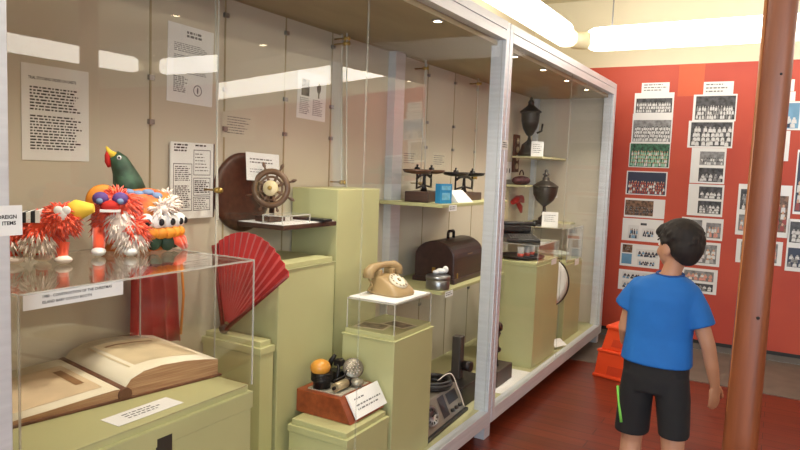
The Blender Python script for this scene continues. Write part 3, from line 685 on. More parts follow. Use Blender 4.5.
# balance scales
def scales(label, x, y, base, kind):
    t = thing('weighing_scales', label, 'scales', (x, y, 1.3025), math.radians(kind))
    MB().box(-.07, .07, -.15, .15, 0, base).build('base', M_wood_dark, t, bevel=.004)
    b = MB().tube([(0, 0, base), (0, 0, base+.03), (0, 0, base+.085), (0, 0, base+.11)], [.022, .012, .009, .012], 10); b.build('column', M_black, t)
    b = MB().tube([(0, -.15, base+.075), (0, -.08, base+.095), (0, 0, base+.10), (0, .08, base+.095), (0, .15, base+.075)], [.007, .009, .011, .009, .007], 8).tube([(0, -.15, base+.02), (0, 0, base+.035), (0, .15, base+.02)], .006, 8)
    for yy in (-.15, .15): b.tube([(0, yy, base+.015), (0, yy, base+.1)], .006, 8)
    b.build('beam', M_black, t)
    for yy in (-.15, .15):
        MB().lathe([(.03, .1), (.075, .108), (.085, .125), (.082, .126), (.07, .112), (.001, .106)], (0, yy, base), 24).build('pan', mat('copper_pan', (112, 84, 66), .4, .6, .1) if kind > 5 else M_black, t, label='metal pan')
        MB().lathe([(.018, 0), (.02, .01), (.016, .03), (.006, .034), (.008, .045), (.001, .048)], (0, yy, base+.107), 12).build('weight', M_black, t)
    return t
scales('dark balance scales with brown base, left on the green shelf', -1.83, 3.43, .06, 12)
scales('black balance scales right, behind the sloped white card', -1.78, 3.88, .05, 4)
o = MB().box(-.02, .02, -.045, .045, 0, .11); o = o.build('blue_packet', mat('blue_pack', (40, 140, 196), .5, 0, .03), None, (-1.66, 3.35, 1.3025), (0, 0, -.35)); tag(o, 'bright blue packet standing before the scales', 'packet')
b = MB().box(.0202, .0212, -.035, .035, .075, .1); lines(b, 0, 0, 0, 0, 1, 1, 1); b.box(.0202, .0208, -.03, .03, .02, .06); b.build('printed_panel', mat('light_blue_print', (120, 190, 222), .6, 0, .1, 40), o)
b = MB().hexa([(-.04, -.09, 0), (.05, -.09, 0), (.05, .09, 0), (-.04, .09, 0), (-.04, -.07, .07), (-.02, -.07, .07), (-.02, .07, .07), (-.04, .07, .07)]); o = tag(b.build('sloped_card', M_white, None, (-1.67, 3.58, 1.3025), (0, 0, -.1), bevel=.002), 'sloped white card in front of the black scales', 'card')
# domed case
dc = thing('domed_case', 'dark brown domed carrying case with a top handle on the lower shelf', 'carrying case', (-1.79, 3.74, .8155), math.radians(2))
dc.scale = (1, .86, 1)
b = MB(); pr = [(-.13, 0), (.13, 0), (.13, .13)]
for i in range(13):
    a = PI*i/12; pr.append((.13*math.cos(a), .15+.10*math.sin(a)))
pr.append((-.13, .13))
b.rings([[(x, -.27, z) for x, z in pr], [(x, .27, z) for x, z in pr]], smooth=False); M_case = mat('dark_case_wood', (66, 44, 40), .38, 0, .1, 5, c2=(46, 30, 28), stretch=(6, 1, 6)); b.build('body', M_case, dc, bevel=.006)
MB().box(-.14, .14, -.28, .28, 0, .03).build('plinth_board', M_case, dc, bevel=.004)
b = MB().tube([(0, -.05, .245), (0, -.05, .285), (0, -.04, .293), (0, .04, .293), (0, .05, .285), (0, .05, .245)], .010, 8); b.build('handle', M_black, dc, label='black handle')
b = MB().box(.1302, .1315, -.03, .06, .16, .166); b.build('name_strip', mat('worn_gilt', (150, 120, 86), .5), dc)
b = MB().box(.13, .136, -.215, -.205, .03, .06); b.box(-.01, .01, -.276, -.27, .05, .09); b.build('clasp', M_brass, dc, label='brass clasps')
tn = thing('round_tin', 'round shiny metal tin beside the dark domed case', 'tin', (-1.665, 3.335, .8155))
MB().lathe([(.066, 0), (.068, .004), (.068, .072), (.064, .074), (.001, .074)], (0, 0, 0), 32).build('body', M_steel, tn)
MB().lathe([(.0705, .054), (.0705, .076), (.06, .080), (.001, .081)], (0, 0, 0), 32).build('lid', M_steel, tn)
b = MB().ball((.0, .03, .098), (.03, .022, .016), 10).ball((.02, .05, .105), (.018, .018, .022), 10).ball((-.02, .01, .092), (.02, .02, .012), 10); tag(b.build('crumpled_wrapper', M_white, None, (-1.665, 3.335, .8155)), 'crumpled white wrapper on the shiny tin', 'wrapper')

# ------------------------------------------------------------ items on the deck by the middle post
rd = thing('radio_set', 'grey radio set with a round dial standing on the case deck', 'radio', (-1.525, 3.02, ZD+.001), math.radians(3))
rd.scale = (1, 1.3, .88)
M_rad = mat('grey_radio_panel', (134, 128, 116), .4, .3, .05)
b = MB().hexa([(-.12, -.20, .02), (.10, -.20, .02), (.10, .20, .02), (-.12, .20, .02), (-.12, -.20, .17), (.035, -.20, .17), (.035, .20, .17), (-.12, .20, .17)]); b.build('housing', M_rad, rd, bevel=.004)
MB().box(-.125, .115, -.21, .21, 0, .02).build('base', M_blackp, rd, bevel=.003)
fn = Vector((.15, 0, .065)).normalized(); fq = fn.to_track_quat('Z', 'Y').to_matrix()
def fp(y, s_): return Vector((.10-.065*s_, y, .02+.15*s_))
b = MB().lathe([(.056, 0), (.056, .008), (.046, .010), (.045, .006), (.001, .006)], tuple(fp(-.10, .5)), 28, rot=fq); d = b.build('dial', M_steel, rd, label='round silver dial')
b = MB()
for k in range(12): a = 2*PI*k/12; b.tube([fp(-.10, .5)+fq @ Vector((math.cos(a)*r, math.sin(a)*r, .008)) for r in (.03, .042)], .0022, 5)
b.tube([fp(-.10, .5)+fq @ Vector((0, 0, .01)), fp(-.10, .5)+fq @ Vector((.035, .01, .01))], .003, 5); b.build('dial_mark', M_ink, d)
for (y0_, y1_, s0, s1, nm) in ((-.01, .05, .15, .9, 'meter_window'), (.07, .17, .45, .85, 'meter_window')):
    P = [fp(y0_, s0)+fn*.002, fp(y1_, s0)+fn*.002, fp(y1_, s1)+fn*.002, fp(y0_, s1)+fn*.002]; MB().quad(*P).build(nm, M_blackp, rd, label='dark window')
for y in (.08, .12, .16): MB().lathe([(.012, 0), (.010, .014), (.001, .015)], tuple(fp(y, .22)), 12, rot=fq).build('knob', M_blackp, rd, label='black knob')
b = MB()
for (z0, r) in ((0, .085), (.014, .092), (.028, .084)): b.torus((0, 0, z0+.012), r, .012, n=28, k=8)
tag(b.build('coiled_cable', M_blackp, None, (-1.56, 3.13, ZD+.152)), 'coiled black cable lying on the grey radio', 'cable')
b = MB().tube([(.10*(t/14)**.8, .16*t/14, .035*math.sin(PI*min(1, t/9))-(.19*max(0, (t-6)/8)**1.5)) for t in range(15)], .003, 8); tag(b.build('white_cable', M_fur_w, None, (-1.54, 3.13, ZD+.19)), 'thin white cable trailing over the grey radio', 'cable')
s = sheet('paper_sheet', 'white sheet lying left of the grey radio', 'paper', (-1.76, 2.80, ZD+.001), (0, 0, 0), .16, .2, m=M_white)
pt = thing('black_apparatus', 'upright black apparatus on a base behind the grey radio', 'apparatus', (-1.56, 3.44, ZD+.001))
MB().box(-.10, .10, -.16, .15, 0, .12).build('base', M_black, pt, bevel=.006)
b = MB().box(-.035, .02, -.03, .03, .12, .37); b.build('column', mat('dark_grey_case', (66, 60, 54), .5), pt, bevel=.006)
MB().lathe([(.03, 0), (.03, .05)], (.03, .0, .2), 16, 'X').build('lens_barrel', M_black, pt)
kn = thing('dark_model', 'dark box carrying a knobbed black upright, right of the middle post', 'apparatus', (-1.50, 3.86, ZD+.004))
MB().box(-.07, .07, -.13, .13, 0, .10).build('base', mat('dark_grey_box', (64, 54, 48), .5, 0, .08), kn, bevel=.004)
b = MB().tube([(0, .0, .1), (0, -.005, .16), (0, .005, .22), (0, .0, .27), (0, .02, .31)], [.026, .018, .02, .016, .024], 10); b.build('upright', M_black, kn)
b = MB().ball((0, .01, .345), (.035, .042, .036), 14).tube([(0, .04, .345), (0, .07, .34), (0, .09, .31)], [.02, .015, .006], 8).ball((.0, -.03, .33), .016, 10).ball((0, .015, .20), (.032, .03, .02), 10); b.build('knob_head', M_black, kn)
s = sheet('paper_sheet', 'white sheet under the dark model at the case front', 'paper', (-1.62, 3.66, ZD+.001), (0, 0, 0), .25, .52, m=M_white)
s = sheet('label_card', 'white label card on the deck below the leaning plate', 'label', (-1.40, 4.83, ZD+.02), (.5, 0, 1.2), .14, .08, m=M_white)

# ------------------------------------------------------------ second bay
cover('acrylic_cover', 'clear acrylic cover on the plinth with the glasses tray', -1.79, -1.395, 4.28, 4.74, .885, 1.0)
cover('acrylic_cover', 'clear acrylic cover on the plinth by the red wall', -1.79, -1.43, 5.09, 5.54, .80, 1.06)
tr = tag(MB().lathe([(.12, 0), (.15, .006), (.165, .02), (.16, .022), (.145, .012), (.001, .008)], (0, 0, 0), 36).build('round_tray', M_black, None, (-1.58, 4.48, .886)), 'round dark tray under the small glasses', 'tray')
tr2 = MB().lathe([(.13, .0085), (.001, .0086)], (0, 0, 0), 30).build('inlay', M_white, tr, label='pale tray centre')
M_gl = edge_clear('frosted_glass', (236, 236, 232), .5)
for i, (x, y, lb) in enumerate(((-1.56, 4.40, 'small glass with a red band, nearest on the dark tray'), (-1.545, 4.49, 'small glass with a red band, middle of the dark tray'), (-1.54, 4.57, 'small glass with a red band, farthest on the dark tray'))):
    g = tag(MB().lathe([(.02, 0), (.025, .075), (.023, .075), (.018, .006), (.001, .006)], (0, 0, 0), 18).build('drinking_glass', M_gl, None, (x, y, .897)), lb, 'glass', 'small glasses on the tray')
    MB().lathe([(.0215, .006), (.0235, .03), (.0228, .03), (.021, .006)], (0, 0, 0), 18).build('red_band', mat('red_glass_print', (222, 90, 70), .4), g, label='red band')
for (x, y, lb) in ((-1.395, 4.62, 'small label card at the corner of the tray plinth'), ):
    s = sheet('label_card', lb, 'label', (-1.384, 4.55, .845), RB, .12, .04, m=M_white)
s = sheet('label_card', 'small label card on the front of the glass dish plinth', 'label', (-1.419, 5.30, .755), RB, .12, .05, m=M_white)
dsh = MB().lathe([(.05, 0), (.06, .006), (.13, .04), (.135, .05), (.13, .05), (.055, .012), (.001, .010)], (0, 0, 0), 30).build('glass_dish', mat('pressed_glass', (206, 214, 204), .1, 0, .04), None, (-1.60, 5.29, .801)); tag(dsh, 'wide pale glass dish under acrylic by the red wall', 'dish')
pla = thing('leaning_plate', 'large white oval plate with dark rim standing on edge between plinths', 'plate', (-1.53, 4.905, .471))
pr_ = Matrix.Rotation(math.radians(-38), 3, 'Z') @ Matrix.Rotation(-.10, 3, 'Y')
b = MB().lathe([(.001, .0), (.12, .002), (.15, .012), (.185, .022), (.187, .027), (.148, .02), (.118, .010), (.001, .008)], (0.0, 0, .19), 40, 'X', rot=pr_); b.build('plate_body', mat('glazed_white', (222, 226, 222), .2, 0, .03, 3), pla)
b = MB().torus((.026, 0, .19), .186, .006, 'X', n=40, k=8, rot=pr_).torus((.022, 0, .19), .150, .0035, 'X', n=40, k=6, rot=pr_); b.build('rim', M_black, pla, label='dark rim lines')
b = MB().tube([(-.04, -.1, 0), (.05, -.1, .01), (.05, -.1, .05)], .008, 8).tube([(-.04, .1, 0), (.05, .1, .01), (.05, .1, .05)], .008, 8).tube([(-.04, -.1, 0), (-.04, .1, 0), (-.05, 0, .18)], .008, 8); b.build('stand', M_wood_dark, pla)
# upper shelves and urns
M_urn = mat('dark_bronze', (72, 66, 58), .38, .55, .12, 12)
M_clearshelf = mat('shelf_board', (196, 192, 150), .5, 0, .03)
shelf('high shelf in the far corner under the black urn', -1.985, -1.72, 5.25, 5.918, 1.625, .016, M_clearshelf)
shelf('middle shelf in the far corner under the woven lump', XK, -1.84, 5.22, 5.5, 1.385, .016, M_clearshelf)
shelf('low shelf in the far corner under the tall urn', -1.985, -1.60, 5.25, 5.918, 1.058, .016, M_clearshelf)
def urn(label, loc, s, prof_body, prof_lid, prof_foot):
    t = thing('metal_urn', label, 'urn', loc)
    MB().lathe([(r*s, z*s) for r, z in prof_body], (0, 0, 0), 32).build('bowl', M_urn, t)
    MB().lathe([(r*s, z*s) for r, z in prof_lid], (0, 0, 0), 32).build('lid', M_urn, t)
    MB().lathe([(r*s, z*s) for r, z in prof_foot], (0, 0, 0), 32).build('foot', M_urn, t)
    return t
u = urn('tall bronze lidded urn standing on the low corner shelf', (-1.745, 5.45, 1.0585), 1.0,
    [(.012, .15), (.03, .165), (.075, .205), (.098, .25), (.104, .30), (.104, .315), (.10, .315), (.08, .22), (.001, .19)],
    [(.108, .312), (.110, .322), (.10, .33), (.07, .352), (.035, .37), (.028, .378), (.03, .39), (.02, .40), (.018, .412), (.030, .418), (.030, .424), (.012, .435), (.016, .448), (.010, .46), (.001, .468)],
    [(.048, .0), (.05, .05), (.032, .065), (.014, .085), (.022, .10), (.013, .115), (.012, .15), (.001, .15)])
MB().box(-.07, .07, -.07, .07, -.0, .03).build('base_block', M_black, u, bevel=.003)
u = urn('black lidded urn on the highest corner shelf', (-1.90, 5.42, 1.6255), 1.0,
    [(.012, .17), (.03, .185), (.06, .24), (.075, .30), (.078, .36), (.078, .375), (.07, .375), (.055, .27), (.001, .2)],
    [(.09, .368), (.092, .378), (.075, .392), (.045, .415), (.028, .43), (.022, .445), (.028, .455), (.02, .466), (.01, .478), (.013, .488), (.006, .498), (.001, .5)],
    [(.085, 0), (.088, .03), (.075, .045), (.07, .06), (.06, .10), (.03, .125), (.016, .14), (.012, .17), (.001, .17)])
b = MB().tube([(.05, .04, .2), (.085, .055, .22), (.09, .06, .28)], .009, 8); b.build('handle', M_urn, u)
s = sheet('label_card', 'white card leaning on the black urn', 'label', (-1.83, 5.28, 1.626), (PI/2-.15, 0, .35), .10, .125, m=M_white)
b = MB(); lines(b, .015, .085, .1, 5, .016, .005, Z); b.build('lettering', M_grey_ink, s)
s = sheet('label_card', 'white card leaning on the tall bronze urn', 'label', (-1.705, 5.28, 1.06), (PI/2-.15, 0, .35), .13, .115, m=M_white)
b = MB(); lines(b, .02, .11, .09, 4, .016, .005, Z); b.build('lettering', M_grey_ink, s)
s = sheet('label_card', 'small white card peeping out right of the tall urn', 'label', (-1.84, 5.918, 1.27), RW, .06, .09, m=M_white)
b = MB().ball((0, 0, .035), (.07, .13, .04), 18); o = b.build('woven_purse', mat('plum_weave', (104, 66, 70), .8, 0, .25, 60), None, (-1.93, 5.36, 1.3855)); tag(o, 'rounded plum woven purse on the middle corner shelf', 'purse')
b = MB().torus((0, 0, .072), .05, .006, 'X', n=20, a0=.2, a1=PI-.2); b.build('clasp', M_wood_dark, o)
# framed strip, socket plate, document on the back board
md_ = thing('medal_strip', 'narrow dark wooden strip mounted with round pale medals', 'medal display', (XK+.002, 5.44, 1.49), 0)
MB().box(0, .02, -.06, .06, 0, .32).build('board', mat('medal_board', (98, 60, 40), .5, 0, .08), md_, bevel=.003)
for k in range(4):
    MB().lathe([(.026, .0), (.026, .006), (.001, .008)], (.02, 0, .05+k*.072), 18, 'X').build('medal', mat('pale_medal', (206, 190, 160), .4, .3), md_, label='round pale medal')
pl_ = tag(MB().box(0, .012, -.075, .075, 0, .15).build('white_plaque', M_white, None, (XK+.001, 5.27, 1.425), bevel=.002), 'white plaque with two black oval marks beside the post', 'plaque')
b = MB(); 
for y in (-.03, .03): b.ball((.012, y, .075), (.002, .012, .022), 12)
b.build('oval_mark', M_ink, pl_, label='black oval marks')
s = sheet('paper_notice', 'tall cream document pinned below the white plaque', 'notice', (XK+.002, 5.14, 1.09), RB, .21, .265, NG, m=M_cream_paper)
b = MB(); lines(b, .02, .15, .24, 10, .021, .006, Z); b.disc((.085, .17), .03, .02, Z+.0002); b.build('lettering', M_grey_ink, s)
b = MB().tube([(0, -.12, .02), (.02, -.05, .05), (0, .0, .035), (.02, .05, .05), (.02, .13, .02)], [.02, .032, .016, .034, .012], 10).tube([(0, 0, .03), (.02, .04, -.02), (.02, .08, -.07)], [.016, .024, .012], 10)
o = b.build('red_bow', M_redc, None, (-2.0, 5.47, 1.21), (0, 0, .05)); tag(o, 'bright red fabric bow pinned below the middle corner shelf', 'bow')
ty = thing('typewriter', 'old black portable typewriter on the acrylic cover above the tray', 'typewriter', (-1.62, 4.50, 1.0065), math.radians(38))
ty.scale = (.8, .8, .8)
b = MB().hexa([(-.15, -.17, 0), (.15, -.17, 0), (.15, .14, 0), (-.15, .14, 0), (-.15, -.17, .025), (.15, -.17, .025), (.15, .14, .07), (-.15, .14, .07)]); b.build('body', M_blackp, ty, bevel=.006)
b = MB().box(-.13, .13, .03, .15, .07, .125); b.build('cover', M_black, ty, bevel=.01)
b = MB().tube([(-.17, .11, .14), (.17, .11, .14)], .02, 14).lathe([(.024, -.19), (.024, -.17)], (0, .11, .14), 12, 'X').lathe([(.024, .17), (.024, .19)], (0, .11, .14), 12, 'X'); b.build('platen', M_blackp, ty)
for r in range(4):
    for k in range(10):
        b = MB().lathe([(.008, 0), (.0085, .006), (.001, .007)], (-.115+k*.025+r*.006, -.15+r*.042, .029+(r*.042)*.145+.004), 10); b.build('key', mat('grey_key', (110, 106, 100), .4), ty)

# ------------------------------------------------------------ prints on the red wall
def figures(b, x0, x1, y0, y1, rows, cols, z, cols_mi=(1, 1, 1, 2), skin=3):
    rows += 1; cols = int(cols*1.35); dy = (y1-y0)/(rows+.5); dx = (x1-x0)/cols
    for r in reversed(range(rows)):
        for k in range(cols):
            x = x0+dx*(k+.4+.25*(r % 2))+random.uniform(-.25, .25)*dx; y = y0+dy*(r+.05)+random.uniform(-.12, .12)*dy
            b.mi = random.choice(cols_mi); zz = z+.00005*(rows-r)
            b.quad((x-dx*.42, y, zz), (x+dx*.42, y, zz), (x+dx*.34, y+dy*.8, zz), (x-dx*.34, y+dy*.8, zz))
            b.mi = skin; b.disc((x, y+dy*1.02), dx*.22, dy*.24, zz+.00002, 8)
P_dark = mat('print_dark', (74, 74, 78), .4, 0, .3, 30); P_white = mat('print_white', (214, 214, 214), .4, 0, .05); P_mid = mat('print_mid', (140, 140, 142), .4, 0, .2, 30); P_face = mat('print_face', (170, 168, 166), .4)
P_green = mat('print_green', (58, 110, 84), .4, 0, .3, 40); P_lgreen = mat('print_light_green', (150, 196, 170), .4); P_navy = mat('print_navy', (44, 52, 76), .4); P_red = mat('print_red', (150, 62, 56), .4); P_brown = mat('print_brown', (128, 96, 74), .4, 0, .3, 40); P_skin = mat('print_skin', (206, 160, 132), .4); P_blue = mat('print_blue', (110, 160, 196), .4, 0, .1); P_pink = mat('print_pink', (214, 150, 136), .4)
BW = [P_dark, P_white, P_mid, P_face]
def wallpt(px, py, Y=YB-.004):
    v = R3 @ Vector(((px-400)/660.0, -(py-225)/660.0, -1)); t = Y/v.y; return (v.x*t, 1.5+v.z*t)
NGP = 'photo prints on the red wall'
PZ = [0]
def prnt(label, p0, p1, pics=(), text=0, sheen=.35):
    """p0, p1: where the sheet's top left and bottom right corners hang on the red wall (m)"""
    x0, z1 = p0; x1, z0 = p1; w, h = x1-x0, z1-z0; PZ[0] += 1; y = YB-.0015-.0009*(PZ[0] % 3)
    s = sheet('photo_print', label, 'photo print', (x0, y, z0), RW, w, h, NGP, m=M_glossy)
    for (u0, u1, v0, v1, pal, rows, cols, bg) in pics:
        b = MB(); b.flat(u0*w, u1*w, v0*h, v1*h, .0011)
        if rows: figures(b, u0*w+.01, u1*w-.01, v0*h+.004, v0*h+(v1-v0)*h*bg, rows, cols, .0013)
        b.build('picture', pal, s)
    if text:
        b = MB(); lines(b, .04*w+.01, w*.92, h*.85, text, h*.75/text, h*.3/text, .0013, .3, .02); b.build('lettering', M_grey_ink, s)
    return s
M_glossy = mat('glossy_print_paper', (228, 228, 228), .22, 0, .01)
wp = wallpt
GR = [P_green, P_lgreen, P_white, P_skin]; RD = [P_navy, P_red, P_white, P_skin]; BR = [P_brown, P_brown, P_dark, P_mid]; MX = [P_white, P_navy, P_blue, P_brown]; PK = [P_mid, P_pink, P_white, P_skin]
def rect(a, b_, c, d): 
    k = 0 if d-b_ < 14 else 1
    x0, z1 = wp(a-k, b_-.3*k); x1, z0 = wp(c+k, d+1.2*k); return (x0, z1), (x1, z0)
prnt('white caption slip heading the left column of prints', *rect(642, 83, 669, 93), text=3)
prnt('black and white team photograph, first below the left caption slip', *rect(636, 93.5, 672, 113.5), pics=[(.05, .96, .1, .75, BW, 2, 14, .75)])
prnt('black and white team photograph, second in the left column', *rect(634, 114, 670, 142), pics=[(.03, .97, .04, .78, [P_mid, P_white, P_white, P_dark], 3, 12, .75)])
prnt('green toned group photograph, third in the left column', *rect(631, 143, 668, 167), pics=[(.02, .98, .03, .97, GR, 3, 13, .72)])
prnt('dark group photograph in red and white, fourth in the left column', *rect(628, 171, 665, 195), pics=[(.03, .97, .04, .96, RD, 3, 12, .62)])
prnt('brown toned long photograph, fifth in the left column', *rect(626, 198, 663, 218), pics=[(.02, .72, .1, .9, BR, 2, 12, .6)])
prnt('white sheet of small figure pictures left of the boy head', *rect(624, 218, 661, 242), pics=[(.15, .42, .1, .7, MX, 1, 3, .8), (.5, .8, .2, .6, MX, 1, 4, .8), (.45, .6, .72, .82, BW, 0, 0, 0)])
prnt('white sheet of small pictures level with the boy cheek', *rect(622, 243, 658, 268), pics=[(.04, .3, .1, .55, [P_blue]*4, 0, 0, 0), (.05, .3, .6, .95, BR, 1, 2, .8), (.4, .95, .45, .8, MX, 1, 5, .8), (.45, .9, .08, .35, MX, 1, 5, .8)])
prnt('white sheet of small pictures just above the boy shoulder', *rect(620, 269, 654, 292), pics=[(.1, .9, .55, .9, MX, 1, 6, .8), (.1, .9, .1, .45, MX, 1, 6, .8)])
prnt('white caption slip heading the middle column of prints', *rect(704, 82, 733, 95), text=3)
prnt('black and white team photograph, first below the middle caption slip', *rect(695, 95, 734.5, 120), pics=[(.06, .97, .06, .94, BW, 2, 11, .62)])
prnt('black and white team photograph, second in the middle column', *rect(690, 121, 731, 147), pics=[(.06, .97, .06, .94, [P_dark, P_white, P_white, P_face], 3, 6, .85)])
prnt('narrow print with a pale building and dark group, below the middle team photographs', *rect(693, 148, 723, 183), pics=[(.25, .95, .52, .9, [P_mid, P_white, P_mid, P_dark], 1, 8, .6), (.25, .95, .05, .44, BW, 1, 4, .6)])
prnt('narrow print with two dark group pictures, in the middle column', *rect(690, 184, 721, 216), pics=[(.3, .95, .55, .93, BW, 1, 4, .6), (.3, .95, .08, .48, BW, 2, 5, .7)])
prnt('white print with faint pink figures, upper right of the boy head', *rect(683, 217, 721, 240), pics=[(.1, .5, .1, .9, PK, 1, 3, .8), (.6, .95, .1, .8, PK, 1, 3, .8)])
prnt('white print with grey figures right of the boy head', *rect(687, 241, 718, 266), pics=[(.1, .9, .1, .9, [P_mid, P_white, P_face, P_skin], 2, 4, .8)])
prnt('white print with small figures right of the boy neck', *rect(682, 267, 715, 294), pics=[(.1, .9, .5, .9, PK, 1, 5, .8), (.1, .9, .1, .4, BW, 1, 5, .8)])
prnt('small white slip highest right of the wooden post', *rect(768, 80, 794, 91), text=2)
prnt('white slip above the blue picture right of the post', *rect(766, 92, 795, 101), text=2)
prnt('blue and white picture right of the wooden post', *rect(764, 102, 799, 129), pics=[(.06, .95, .06, .94, [P_blue, P_white, P_navy, P_white], 1, 4, .5)])
prnt('narrow white print half hidden behind the wooden post', *rect(755, 131, 787, 160), pics=[(.1, .85, .1, .9, BR, 1, 3, .7)])
prnt('large white print whose left edge shows left of the post', *rect(740, 184, 787, 237), pics=[(.05, .45, .5, .9, BW, 2, 4, .8), (.7, .95, .1, .8, [P_brown, P_red, P_white, P_skin], 3, 2, .8), (.05, .45, .08, .4, PK, 1, 4, .7)])
prnt('lowest white print behind the wooden post', *rect(738, 239, 780, 265), pics=[(.1, .9, .1, .9, PK, 2, 6, .7)])
prnt('dark red picture print at the far right edge, upper', *rect(799, 150, 830, 215), pics=[(.04, .96, .04, .96, RD, 3, 5, .7)])
prnt('grey white print at the far right edge, lower', *rect(790, 219, 822, 273), pics=[(.05, .95, .55, .95, BW, 2, 5, .7), (.05, .95, .08, .45, [P_navy, P_white, P_mid, P_face], 2, 5, .7)])

# ------------------------------------------------------------ wooden post
pw = thing('wooden_post', 'tall varnished brown timber post right of the boy', 'post', (-.065, 2.65, 0))
def node_post():
    m = mat('varnished_post', (142, 80, 48), .38, 0, .1, 3, c2=(112, 58, 33), stretch=(9, 9, .7)); return m
b = MB(); rs = []
for (z, w, dx) in ((0, .062, -.008), (.6, .057, -.003), (1.5, .051, .004), (2.2, .049, .012), (ZC, .048, .018)):
    ring = []
    for i in range(32):
        a = 2*PI*i/32; k = .62; ring.append((dx+w*math.copysign(abs(math.cos(a))**k, math.cos(a)), w*math.copysign(abs(math.sin(a))**k, math.sin(a)), z))
    rs.append(ring)
b.rings(rs); b.build('shaft', node_post(), pw)
b = MB(); b.tube([(-.056, -.040, 0), (-.049, -.036, .6), (-.041, -.033, 1.5), (-.032, -.031, ZC)], .006, 8); b.build('edge_bead', mat('pale_bead', (176, 112, 66), .35), pw, label='paler bead along the left edge')
b = MB().ball((.02, -.054, 1.02), (.006, .003, .006), 8).ball((.026, -.048, 1.86), (.005, .003, .005), 8); b.build('knot', M_black, pw)

# ------------------------------------------------------------ orange step stool
st = thing('step_stool', 'orange plastic step stool on the floor beyond the boy', 'stool', (-.90, 5.05, .0), math.radians(-12))
M_or = mat('orange_plastic', (240, 80, 36), .4, 0, .02)
def frus(b, w0, d0, z0, w1, d1, z1, cy0=0, cy1=0):
    b.hexa([(-w0, cy0-d0, z0), (w0, cy0-d0, z0), (w0, cy0+d0, z0), (-w0, cy0+d0, z0), (-w1, cy1-d1, z1), (w1, cy1-d1, z1), (w1, cy1+d1, z1), (-w1, cy1+d1, z1)])
b = MB(); frus(b, .198, .17, .012, .182, .152, .19); b.build('lower_skirt', M_or, st, bevel=.012)
b = MB(); frus(b, .206, .178, 0, .204, .176, .022); frus(b, .188, .158, .185, .186, .156, .205); b.build('rim', M_or, st, bevel=.006)
b = MB(); frus(b, .168, .138, .20, .138, .108, .365); b.build('upper_skirt', M_or, st, bevel=.012)
b = MB(); frus(b, .150, .120, .36, .145, .115, .385); b.build('top', M_or, st, bevel=.008)
b = MB(); frus(b, .10, .1695, .03, .09, .1585, .12); frus(b, .09, .1345, .235, .075, .1145, .32); b.build('recess_panel', mat('orange_plastic_dark', (222, 68, 30), .5), st)  # panels in a slightly darker orange than the skirts

# ------------------------------------------------------------ the boy
boy = thing('person', 'boy in a blue t-shirt and black shorts looking at the wall prints', 'person', (-.405, 2.9, 0))
M_skin = mat('skin', (190, 140, 112), .5, 0, .03, 9); M_hair = mat('dark_hair', (33, 24, 20), .75, 0, .2, 60, stretch=(1, 1, .3)); M_blue_t = mat('blue_cotton', (26, 104, 184), .8, 0, .04, 7, bump=.25, bscale=14); M_short = mat('black_shorts_cloth', (27, 26, 29), .85, 0, .06, 8, bump=.25, bscale=16)
def limb(b, pts, rad, n=14):
    pts = [Vector(p) for p in pts]
    for p, r in zip(pts, rad): b.ball(p, r, n)
    b.tube(pts, list(rad), n)
def B(x, y, z): return (x+.405, y-2.9, z)
hc = Vector(B(-.352, 2.89, 1.222)); HR = Matrix.Rotation(math.radians(52), 3, 'Z') @ Matrix.Rotation(math.radians(-2), 3, 'X')
def H(x, y, z): return tuple(hc+HR @ Vector((x, y, z)))
b = MB()
# torso under the clothes, neck
for (x, y, z, rx, ry, rz) in ((-.405, 2.9, .70, .115, .085, .09), (-.403, 2.9, .80, .105, .078, .10), (-.40, 2.9, .93, .112, .078, .12), (-.395, 2.9, 1.03, .105, .068, .075)): b.ball(B(x, y, z), (rx, ry, rz), 18)
limb(b, [B(-.385, 2.895, 1.06), B(-.372, 2.893, 1.12), B(-.358, 2.892, 1.17)], [.045, .038, .04])
# head: skull, face, jaw, nose, ears
b.ball(H(0, -.005, .02), (.070, .084, .082), 22, rot=HR); b.ball(H(0, .035, -.025), (.056, .055, .072), 18, rot=HR); b.ball(H(0, .05, -.068), (.032, .032, .026), 14, rot=HR)
b.ball(H(-.028, .062, -.03), (.024, .022, .024), 12, rot=HR); b.ball(H(.028, .062, -.03), (.024, .022, .024), 12, rot=HR)
limb(b, [H(0, .083, .012), H(0, .096, -.012), H(0, .101, -.020)], [.007, .009, .010], 10)
b.ball(H(0, .085, -.046), (.017, .010, .0055), 10, rot=HR); b.ball(H(0, .083, -.055), (.015, .010, .0055), 10, rot=HR)
for sx in (-1, 1):
    b.ball(H(sx*.070, -.002, -.012), (.010, .020, .031), 12, rot=HR @ Matrix.Rotation(sx*-.35, 3, 'Z'))
# left arm (away side, bent forward) and right arm hanging
limb(b, [B(-.49, 2.90, 1.035), B(-.522, 2.90, .95), B(-.545, 2.91, .85), B(-.548, 2.965, .78), B(-.53, 3.03, .725)], [.042, .034, .029, .027, .021])
limb(b, [B(-.308, 2.897, 1.012), B(-.256, 2.886, .93), B(-.216, 2.88, .83), B(-.196, 2.885, .745), B(-.182, 2.895, .672)], [.036, .034, .029, .026, .020])
# legs and feet
for (hx, kx, ky, ax, ay) in ((-.475, -.492, 2.93, -.495, 2.955), (-.335, -.318, 2.875, -.315, 2.80)):
    limb(b, [B(hx, 2.9, .64), B((hx+kx)/2, (2.9+ky)/2, .5), B(kx, ky, .36), B(kx, ky-.012, .27), B((kx+ax)/2, (ky+ay)/2-.008, .18), B(ax, ay, .07)], [.060, .056, .044, .046, .038, .028])
    b.ball(B(ax, ay+.05, .032), (.036, .085, .030), 14); b.ball(B(ax, ay-.01, .035), (.03, .035, .033), 12)
